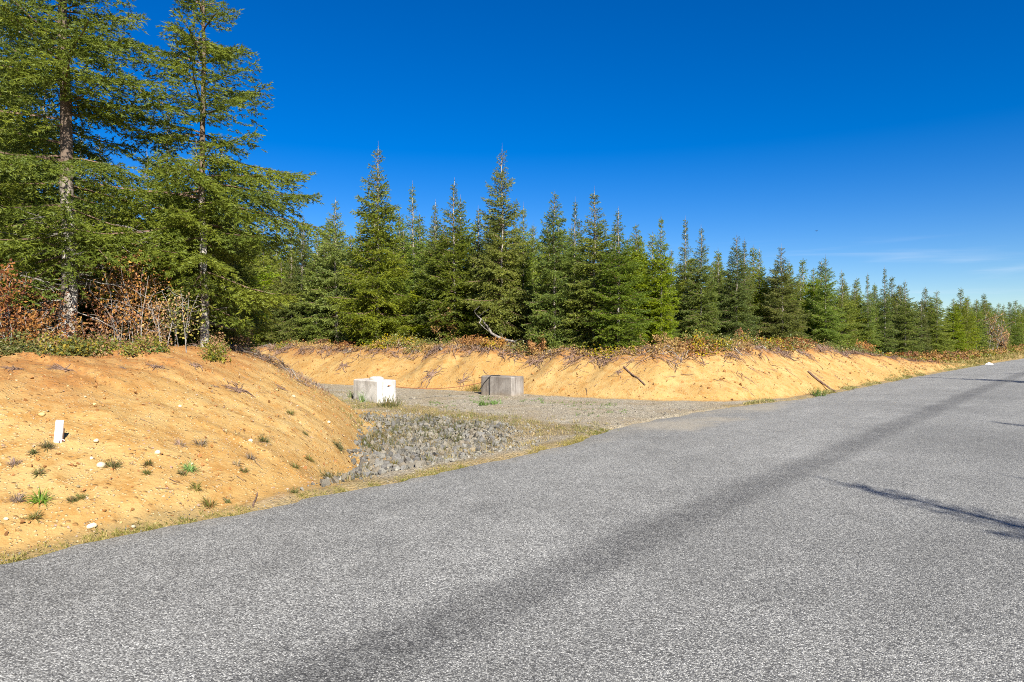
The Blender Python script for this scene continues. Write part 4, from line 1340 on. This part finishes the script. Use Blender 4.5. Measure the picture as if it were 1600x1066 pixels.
q = bank_points(13000, FOOT_N, -7, 11, 0.03, 4.8, g)
w = g.random(len(q)) < np.clip(1.1 - q[:, 2] / 4.2, .12, 1)
q = q[w]
pebbles('pebbles', q[:, 0], q[:, 1], .006 + .020 * g.random(len(q)) ** 4, 'cobble', 1, (.55, 1.1), .22)
q = bank_points(3600, FOOT_N, -7, 11, 0.1, 5.0, g)
pebbles('soil_clods', q[:, 0], q[:, 1], .008 + .030 * g.random(len(q)) ** 3, 'clod', 2, (.7, 1.5), .1)
q = bank_points(1300, FOOT_F, 15, 58, 0.1, 2.6, g)
q = q[vnoise(q[:, 0] * .4, q[:, 1] * .4, 77) > .35]
pebbles('soil_clods', q[:, 0], q[:, 1], .018 + .060 * g.random(len(q)) ** 3, 'clod', 3, (.45, 1.3), .1)
s = g.uniform(-7, 40, 5000); T = edge_T(s) + np.abs(g.normal(0, .16, 5000)) * g.choice([1, -1.2, -.9], 5000)
pebbles('loose_chips', s, T, .006 + .010 * g.random(5000) ** 2, 'rock', 4, (.7, 1.5), .05)
s = g.uniform(5, 19, 6000); T = g.uniform(7.6, 19, 6000); m = (foot(FOOT_N, s, T)[0] < -.1) & (foot(FOOT_F, s, T)[0] < -.1) & ~inpoly(RIP, s, T)
pebbles('driveway_gravel', s[m], T[m], .010 + .022 * g.random(m.sum()) ** 3, 'rock', 5, (.6, 1.4), .12)

# ---------------------------------------------------------------- grass


def blades(pos, n, L, w, g, spread=0.5, lean=0.5):
    """n curved blades rooted at each point; three triangles each"""
    k = len(pos)
    az = g.uniform(0, 6.283, (k, n)); ln = g.uniform(0.1, 1.0, (k, n)) * lean
    l = L[:, None] * g.uniform(0.5, 1.15, (k, n))
    h = np.stack([np.cos(az), np.sin(az), np.zeros_like(az)], -1); up = np.array([0, 0, 1.0])
    b = pos[:, None] + h * (g.random((k, n)) * spread * L[:, None])[..., None]
    md = b + (h * np.sin(ln)[..., None] + up * np.cos(ln)[..., None]) * (l * .55)[..., None]
    l2 = np.clip(ln * 2.0 + .2, 0, 2.0)
    tp = md + (h * np.sin(l2)[..., None] + up * np.cos(l2)[..., None]) * (l * .5)[..., None]
    fz = g.uniform(0, 6.283, (k, n)); sd = np.stack([np.cos(fz), np.sin(fz), 0 * fz], -1) * (w * .5)
    V = np.stack([b - sd, b + sd, md - sd * .8, md + sd * .8, tp], 2).reshape(-1, 3)
    i = np.arange(k * n)[:, None] * 5
    Fc = np.concatenate([i + np.array([[0, 1, 3]]), i + np.array([[0, 3, 2]]), i + np.array([[2, 3, 4]])], 0)
    return V, Fc


def grass(name, s, T, n, L, w, mat, seed, lean=.7, kind='stuff'):
    g = np.random.default_rng(seed); x, y = xy(s, T); z = terrain(s, T)
    V, Fc = blades(np.stack([x, y, z - .01], 1), n, L, w, g, .5, lean)
    base = np.clip(vnoise(s * .8, T * .8, 88)[:, None] * 1.1 - .1 + g.normal(0, .22, (len(s), 1)), 0, 1)
    c = np.concatenate([np.repeat(base, n, 1)[..., None] + g.normal(0, .12, (len(s), n, 1)), g.random((len(s), n, 1)), g.random((len(s), n, 1))], -1)
    mb = MB(); mb.add(V, Fc, np.repeat(np.clip(c, 0, 1).reshape(-1, 3), 5, 0))
    return tag(mb.build(name, M[mat]), kind=kind)


n = 4200
s = g.uniform(-7, 12.5, n); T = edge_T(s) - .01 + np.abs(g.normal(0, .085, n)); m = (vnoise(s * 1.4, s * 0 + 2, 90) + .5 * (vnoise(s * 6, s * 0, 94) - .5)) > .36
grass('verge_grass', s[m], T[m], 9, .025 + .06 * g.random(m.sum()) ** 1.5, .006, 'grass', 1, 1.0)
n = 3000
s = g.uniform(20, 70, n); T = edge_T(s) + .05 + np.abs(g.normal(0, .28, n)) * np.clip(s / 40, .4, 1.4); m = vnoise(s * .7, T, 91) > .38
grass('verge_grass', s[m], T[m], 8, .06 + .10 * g.random(m.sum()), .014, 'grass', 2, 1.0)
n = 2600
s = g.uniform(62, 175, n); T = g.uniform(7.4, 11.5, n)
grass('verge_grass', s, T, 7, .14 + .2 * g.random(n), .05, 'grass', 3, 1.0)
# yellow grass between rubble, blocks and driveway
n = 6500
s = g.uniform(7, 17, n); T = g.uniform(7.6, 21, n)
dn_, _, _ = foot(FOOT_N, s, T); pr = np.exp(-((s - 12.1 - .06 * (T - 9)) / .75) ** 2) * 1.0 + .75 * np.exp(-(dn_ / .8) ** 2) * (T > 11) + .6 * np.exp(-((s - 9.6) / 1.6) ** 2) * (T < 9.2)
m = (g.random(n) < pr * (vnoise(s * 1.2, T * 1.2, 93) > .33)) & ~((s > 14.5) & (T < 16))
grass('driveway_grass', s[m], T[m], 9, .05 + .12 * g.random(m.sum()), .009, 'grass', 4, 1.0)
n = 260
s = g.uniform(13.5, 17.5, n); T = g.uniform(9, 17, n)
m = vnoise(s * .9, T * .9, 96) > .55
grass('driveway_grass', s[m], T[m], 10, .05 + .08 * g.random(m.sum()), .012, 'tuft_green', 5, 1.1)
# green weeds in the rubble
m = (g.random(len(A_)) < .13) & (vnoise(A_[:, 0] * .9, A_[:, 1] * .9, 98) > .42)
grass('rubble_weeds', A_[m, 0] + .06, A_[m, 1] + .05, 26, .12 + .14 * g.random(m.sum()), .010, 'tuft', 6, .9)
m = (g.random(len(A_)) < .42) & (vnoise(A_[:, 0] * 1.3, A_[:, 1] * 1.3, 99) > .36)
grass('rubble_grass', A_[m, 0] + .05, A_[m, 1] - .04, 14, .08 + .10 * g.random(m.sum()), .008, 'grass', 16, 1.0)
# thin grass at the top edges
q = bank_points(700, FOOT_F, 15, 60, 2.4, 3.8, g)
grass('crest_grass', q[:, 0], q[:, 1], 8, .12 + .2 * g.random(len(q)), .014, 'grass', 7, .9)
q = bank_points(500, FOOT_N, -5, 12, 5.0, 7.0, g)
grass('crest_grass', q[:, 0], q[:, 1], 8, .08 + .12 * g.random(len(q)), .007, 'grass', 8, .9)

TUFTS = [
    (73, 700, 17, 't', 'olive grass tuft just left of the foot of the white stake'), (52, 711, 12, 't', 'small olive tuft second left from the white stake'),
    (22, 728, 18, 'g', 'greyish dry tuft near the left frame edge, lower left of the stake'), (61, 743, 14, 't', 'dark olive tuft straight below the stake foot, alone'),
    (62, 787, 26, 'v', 'large bright green grass tuft low on the left of the bank'), (55, 813, 16, 't', 'brown green tuft below the large bright green tuft'),
    (27, 786, 20, 'g', 'reddish withered tuft left of the large bright green tuft'), (112, 784, 11, 't', 'tiny dark tuft, left one of a pair right of the large green tuft'),
    (126, 780, 12, 't', 'small green tuft, right one of a pair right of the large green tuft'), (176, 733, 20, 't', 'spiky grass tuft touching the largest white stone'),
    (231, 728, 12, 't', 'small upright tuft below the round cream stone'), (229, 743, 11, 't', 'tiny dark tuft beneath the small upright one'),
    (281, 697, 15, 'g', 'reddish dry tuft on the middle of the bank, left of a grey one'), (314, 697, 20, 'g', 'grey withered tuft in the middle of the bank face'),
    (296, 736, 20, 'v', 'bright green leafy tuft in the middle of the bank face'), (284, 742, 11, 't', 'brown tuft touching the bright green leafy tuft'),
    (307, 767, 18, 't', 'olive grey tuft below the bright green leafy tuft'), (328, 793, 19, 't', 'wide yellow green tuft close to the road edge'),
    (392, 717, 17, 'g', 'grey brown tuft with a trailing stem on the right bank face'), (371, 729, 13, 'g', 'small grey tuft left of the one with a trailing stem'),
    (381, 738, 11, 't', 'tiny brown tuft under the small grey one'), (412, 691, 17, 't', 'dark spiky tuft right of a pale stone on the bank face'),
    (454, 648, 12, 't', 'lone tuft high on the right of the near bank'), (461, 731, 13, 't', 'green brown tuft low on the right bank face, left of its neighbour'),
    (483, 720, 13, 't', 'dark tuft near the right end of the bank face'), (478, 680, 8, 't', 'speck of a tuft on the upper right bank face'),
    (461, 770, 12, 't', 'tuft at the road edge below the right bank face'), (528, 700, 18, 't', 'broad yellow olive tuft at the right foot of the bank'),
    (514, 748, 15, 't', 'upright grass tuft where bank, rubble and road meet'), (616, 729, 14, 't', 'dark rounded tuft growing among the rubble stones'),
    (355, 786, 9, 't', 'tiny tuft right of the wide yellow green roadside tuft'), (205, 727, 7, 'g', 'speck of dry grass left of the round cream stone'),
]
tm = {'t': 'tuft', 'g': 'tuft_grey', 'v': 'tuft_green'}
for k, (px, py, w, kd, lab) in enumerate(TUFTS):
    b = place(px, py); L = w * b[1] / F * .95
    gg = np.random.default_rng(900 + k)
    nb__ = {'t': 85, 'g': 60, 'v': 75}[kd]
    V, Fc = blades(np.zeros((1, 3)) + [0, 0, -.01], nb__, np.array([L]), .0075 if kd != 'v' else .010, gg, .35, 1.15)
    sh = H(b[0] + V[:, 0], b[1] + V[:, 1]) - b[2]
    V[:, 2] = np.maximum(V[:, 2] + sh * .8, sh + .004)
    mb = MB(); mb.add(V, Fc, np.repeat(gg.random((nb__, 3)), 5, 0))
    o = mb.build('grass_tuft', M[tm[kd]]); o.location = b
    tag(o, lab, 'grass tuft', 'grass tufts on the near bank')
for k, (px, py, w, kd, lab) in enumerate([(578, 628, 26, 'v', 'tall green grass tuft in front of the left face of the pale block'), (608, 636, 34, 't', 'brown grass clump at the right foot of the pale block'), (560, 622, 20, 'v', 'green tuft at the left corner of the pale block'), (756, 634, 12, 'v', 'small green weed on the gravel before the grey block, left of its twin'), (772, 632, 11, 'v', 'small green weed on the gravel before the grey block, right twin'), (744, 612, 22, 't', 'olive weed clump left of the grey block'), (1275, 620, 26, 'v', 'green grass patch at the road edge below the long pole')]):
    b = place(px, py, 9); L = w * b[1] / F * .8; gg = np.random.default_rng(960 + k)
    V, Fc = blades(gg.normal(0, .4 * L, (9, 3)) * (1, 1, 0), 14, np.full(9, L), .012, gg, .3, .8)
    sh = H(b[0] + V[:, 0], b[1] + V[:, 1]) - b[2]; V[:, 2] += sh
    mb = MB(); mb.add(V, Fc, np.repeat(gg.random((126, 3)), 5, 0))
    o = mb.build('grass_tuft', M[tm[kd]]); o.location = b
    tag(o, lab, 'grass tuft', 'grass tufts by the driveway')

# ---------------------------------------------------------------- concrete blocks and the cable between them


def block_mesh(L, W, Hh, ch, groove):
    """chamfered casting: long side along x, a keyway down each end"""
    gx = groove
    o = [(ch, 0), (L - ch, 0), (L, ch), (L, W * .38), (L - gx, W * .46), (L - gx, W * .54), (L, W * .62), (L, W - ch), (L - ch, W), (ch, W), (0, W - ch), (0, W * .62), (gx, W * .54), (gx, W * .46), (0, W * .38), (0, ch)]
    bm = bmesh.new(); c = Vector((L / 2, W / 2, 0)); rows = []
    for z, k in ((-0.06, 1), (Hh - .035, 1), (Hh, .965)):
        rows.append([bm.verts.new((c.x + (x - c.x) * k, c.y + (y - c.y) * (k if k == 1 else .93), z)) for x, y in o])
    n = len(o)
    for a, b in zip(rows[:-1], rows[1:]):
        for i in range(n): bm.faces.new((a[i], a[(i + 1) % n], b[(i + 1) % n], b[i]))
    bm.faces.new(rows[-1]); bm.faces.new(rows[0][::-1])
    bmesh.ops.triangulate(bm, faces=[f for f in bm.faces if len(f.verts) > 4])
    bmesh.ops.recalc_face_normals(bm, faces=bm.faces)
    me = bpy.data.meshes.new('body'); bm.to_mesh(me); bm.free()
    return me


def lug_mesh(L, W, h):
    bm = bmesh.new(); rows = []
    for z, k in ((-.01, 1), (h * .45, .93), (h * .8, .74), (h, .45)):
        rows.append([bm.verts.new((math.cos(a) * L / 2 * k, math.sin(a) * W / 2 * k, z)) for a in np.linspace(0, 6.283, 17)[:-1]])
    for a, b in zip(rows[:-1], rows[1:]):
        for i in range(16): bm.faces.new((a[i], a[(i + 1) % 16], b[(i + 1) % 16], b[i]))
    bm.faces.new(rows[-1])
    me = bpy.data.meshes.new('lug'); bm.to_mesh(me); bm.free()
    me.polygons.foreach_set("use_smooth", np.ones(len(me.polygons), bool))
    return me


def concrete_block(corner, dirx, L, W, Hh, mat, lab, lug=True):
    rz = math.atan2(dirx[1], dirx[0])
    root = empty('concrete_block', corner, rz)
    b = link('body', block_mesh(L, W, Hh, .07, .05), root); b.data.materials.append(M[mat])
    if lug:
        l = link('lug', lug_mesh(.60, .42, .10), root); l.data.materials.append(M[mat]); l.location = (L * .42, W * .5, Hh)
    return tag(root, lab, 'concrete block', 'concrete blocks closing the driveway')


def ground_at(p):
    return float(H(np.array([p[0]]), np.array([p[1]]))[0])


c1 = np.array([(591 - CX) / F * 20.6, 20.6, 0.0]); c1[2] = 0.02
d1 = norm(np.array([-1.0, .98]))
B1 = concrete_block(c1 + np.r_[0.70 * np.array([-d1[1], d1[0]]) * -1, 0], d1, 1.42, .70, .68, 'conc_white', 'pale whitish concrete block with a domed lug on top, left side of the driveway')
c2 = np.array([(801 - CX) / F * 23.2, 23.2, 0.05])
d2 = norm(np.array([-1.1, .80]))
B2 = concrete_block(c2 + np.r_[.72 * np.array([-d2[1], d2[0]]) * -1, 0], d2, 1.42, .72, .63, 'conc_grey', 'weathered grey concrete block with a dark cable over it, right side of the driveway', False)


def along(pts, sag=0.0, n=18):
    pts = np.asarray(pts, float); v = np.linspace(0, len(pts) - 1, n)
    p = np.stack([np.interp(v, np.arange(len(pts)), pts[:, j]) for j in range(3)], 1)
    if len(pts) == 2: p[:, 2] -= sag * 4 * (v * (1 - v))
    return p


bpy.context.view_layer.update()
w1 = lambda x, y, z: np.array(B1.matrix_world @ Vector((x, y, z)))
w2 = lambda x, y, z: np.array(B2.matrix_world @ Vector((x, y, z)))
cb = empty('barrier_cable', w1(.0, .35, .52))
o0 = np.array(cb.location)
# local y = 0 is the long face away from / towards the viewer: choose the face nearer the camera
f1 = 0.70 if w1(.7, .70, 0)[1] < w1(.7, 0, 0)[1] else 0.0
f2 = 0.72 if w2(.7, .72, 0)[1] < w2(.7, 0, 0)[1] else 0.0
sg2 = 1 if f2 > 0 else -1
mb = MB(); mb.add(*tube(along([w1(.0, .35, .52), w2(1.43, .35, .42)], .17, 22) - o0, .016, 5)); mb.build('span', M['rusty'], cb)
mb = MB(); mb.add(*tube(np.array([w2(.98, f2 + sg2 * .014, -.04), w2(.985, f2 + sg2 * .016, .4), w2(.98, f2 + sg2 * .012, .61), w2(.96, f2 - sg2 * .03, .645), w2(.9, .36, .645)]) - o0, .017, 5)); mb.build('tie', M['black'], cb)
mb = MB(); mb.add(*tube(np.array([w2(1.42, f2 + sg2 * .02, .12), w2(1.2, f2 + sg2 * .018, .40), w2(.99, f2 + sg2 * .018, .60), w2(.93, f2 - sg2 * .04, .645), w2(.80, .36, .645)]) - o0, .015, 5)); mb.build('tie', M['black'], cb)
tag(cb, 'rusty cable sagging across the driveway between the two concrete blocks', 'cable')

# ---------------------------------------------------------------- marker stake, ribbon, litter, bird
b = place(90, 691)
sk = empty('marker_stake', b, 0.15); sk.rotation_euler = (-0.10, 0.05, 0.15)
bm = bmesh.new(); bmesh.ops.create_cube(bm, size=1)
w_ = 11 * b[1] / F; h_ = 34 * b[1] / F
for v in bm.verts: v.co = Vector((v.co.x * w_, v.co.y * .022, (v.co.z + .5) * (h_ + .1) - .1))
bmesh.ops.bevel(bm, geom=bm.edges[:], offset=.003, segments=1, affect='EDGES')
me = bpy.data.meshes.new('board'); bm.to_mesh(me); bm.free(); me.materials.append(M['white']); link('board', me, sk)
bm = bmesh.new(); bmesh.ops.create_cube(bm, size=1)  # narrow dark upright strip just behind the board's right edge
for v in bm.verts: v.co = Vector((v.co.x * .02 + w_ * .5 - .004, v.co.y * .02 + .022, (v.co.z + .5) * (h_ * .62 + .1) - .1))
me = bpy.data.meshes.new('dark_strip'); bm.to_mesh(me); bm.free(); me.materials.append(M['twig']); link('dark_strip', me, sk)
tag(sk, 'short white marker stake stuck in the left of the near bank', 'stake')
gg = np.random.default_rng(5); mb = MB()
for k in range(5):
    v = np.linspace(0, 1, 5); az = gg.uniform(0, 6.28)
    p = np.stack([np.cos(az) * v * .05, np.sin(az) * v * .05, .012 + .02 * np.sin(v * 3)], 1)
    mb.add(*tube(p, [.004, .008, .009, .008, .004], 4))
o = mb.build('ribbon', M['pink']); o.location = place(93, 693)
tag(o, 'faded pink ribbon scrap lying at the foot of the white stake', 'ribbon')
b = place(1546, 571, 30)
bm = bmesh.new(); bmesh.ops.create_icosphere(bm, subdivisions=2, radius=1)
for v in bm.verts:
    d = v.co; k = 1 + .25 * math.sin(5 * d.x + 2) * math.cos(4 * d.y) + .15 * math.sin(9 * d.z)
    v.co = Vector((d.x * .30 * k, d.y * .2 * k, max(d.z, -.3) * .14 * k))
me = bpy.data.meshes.new('plastic_bag'); bm.to_mesh(me); bm.free(); me.materials.append(M['white'])
o = link('plastic_bag', me); o.location = b + np.array([0, 0, .06]); tag(o, 'crumpled white bag lying on the grass verge near the bend', 'bag')
bd = empty('bird', pt(1276, 361, 60), 0.4, 0.6)
mb = MB(); v = np.linspace(-1, 1, 7); mb.add(*tube(np.stack([v * .17, 0 * v, .01 * v], 1), .045 * np.sqrt(np.clip(1 - v ** 2, .03, 1)), 6)); mb.build('body', M['bird'], bd, True)
for sg in (-1, 1):
    mb = MB(); mb.add([(.06, 0, .02), (-.07, 0, .02), (.03, sg * .17, .09), (-.07, sg * .17, .08), (-.06, sg * .34, .03), (.06, 0, .012), (-.07, 0, .012), (.03, sg * .17, .082), (-.07, sg * .17, .072)], [(0, 2, 1), (1, 2, 3), (2, 4, 3), (5, 6, 7), (6, 8, 7), (7, 8, 4)])
    mb.build('wing', M['bird'], bd)
tag(bd, 'small dark bird in the blue sky above the firs', 'bird')
print("tris total", sum(len(m.polygons) for m in bpy.data.meshes))
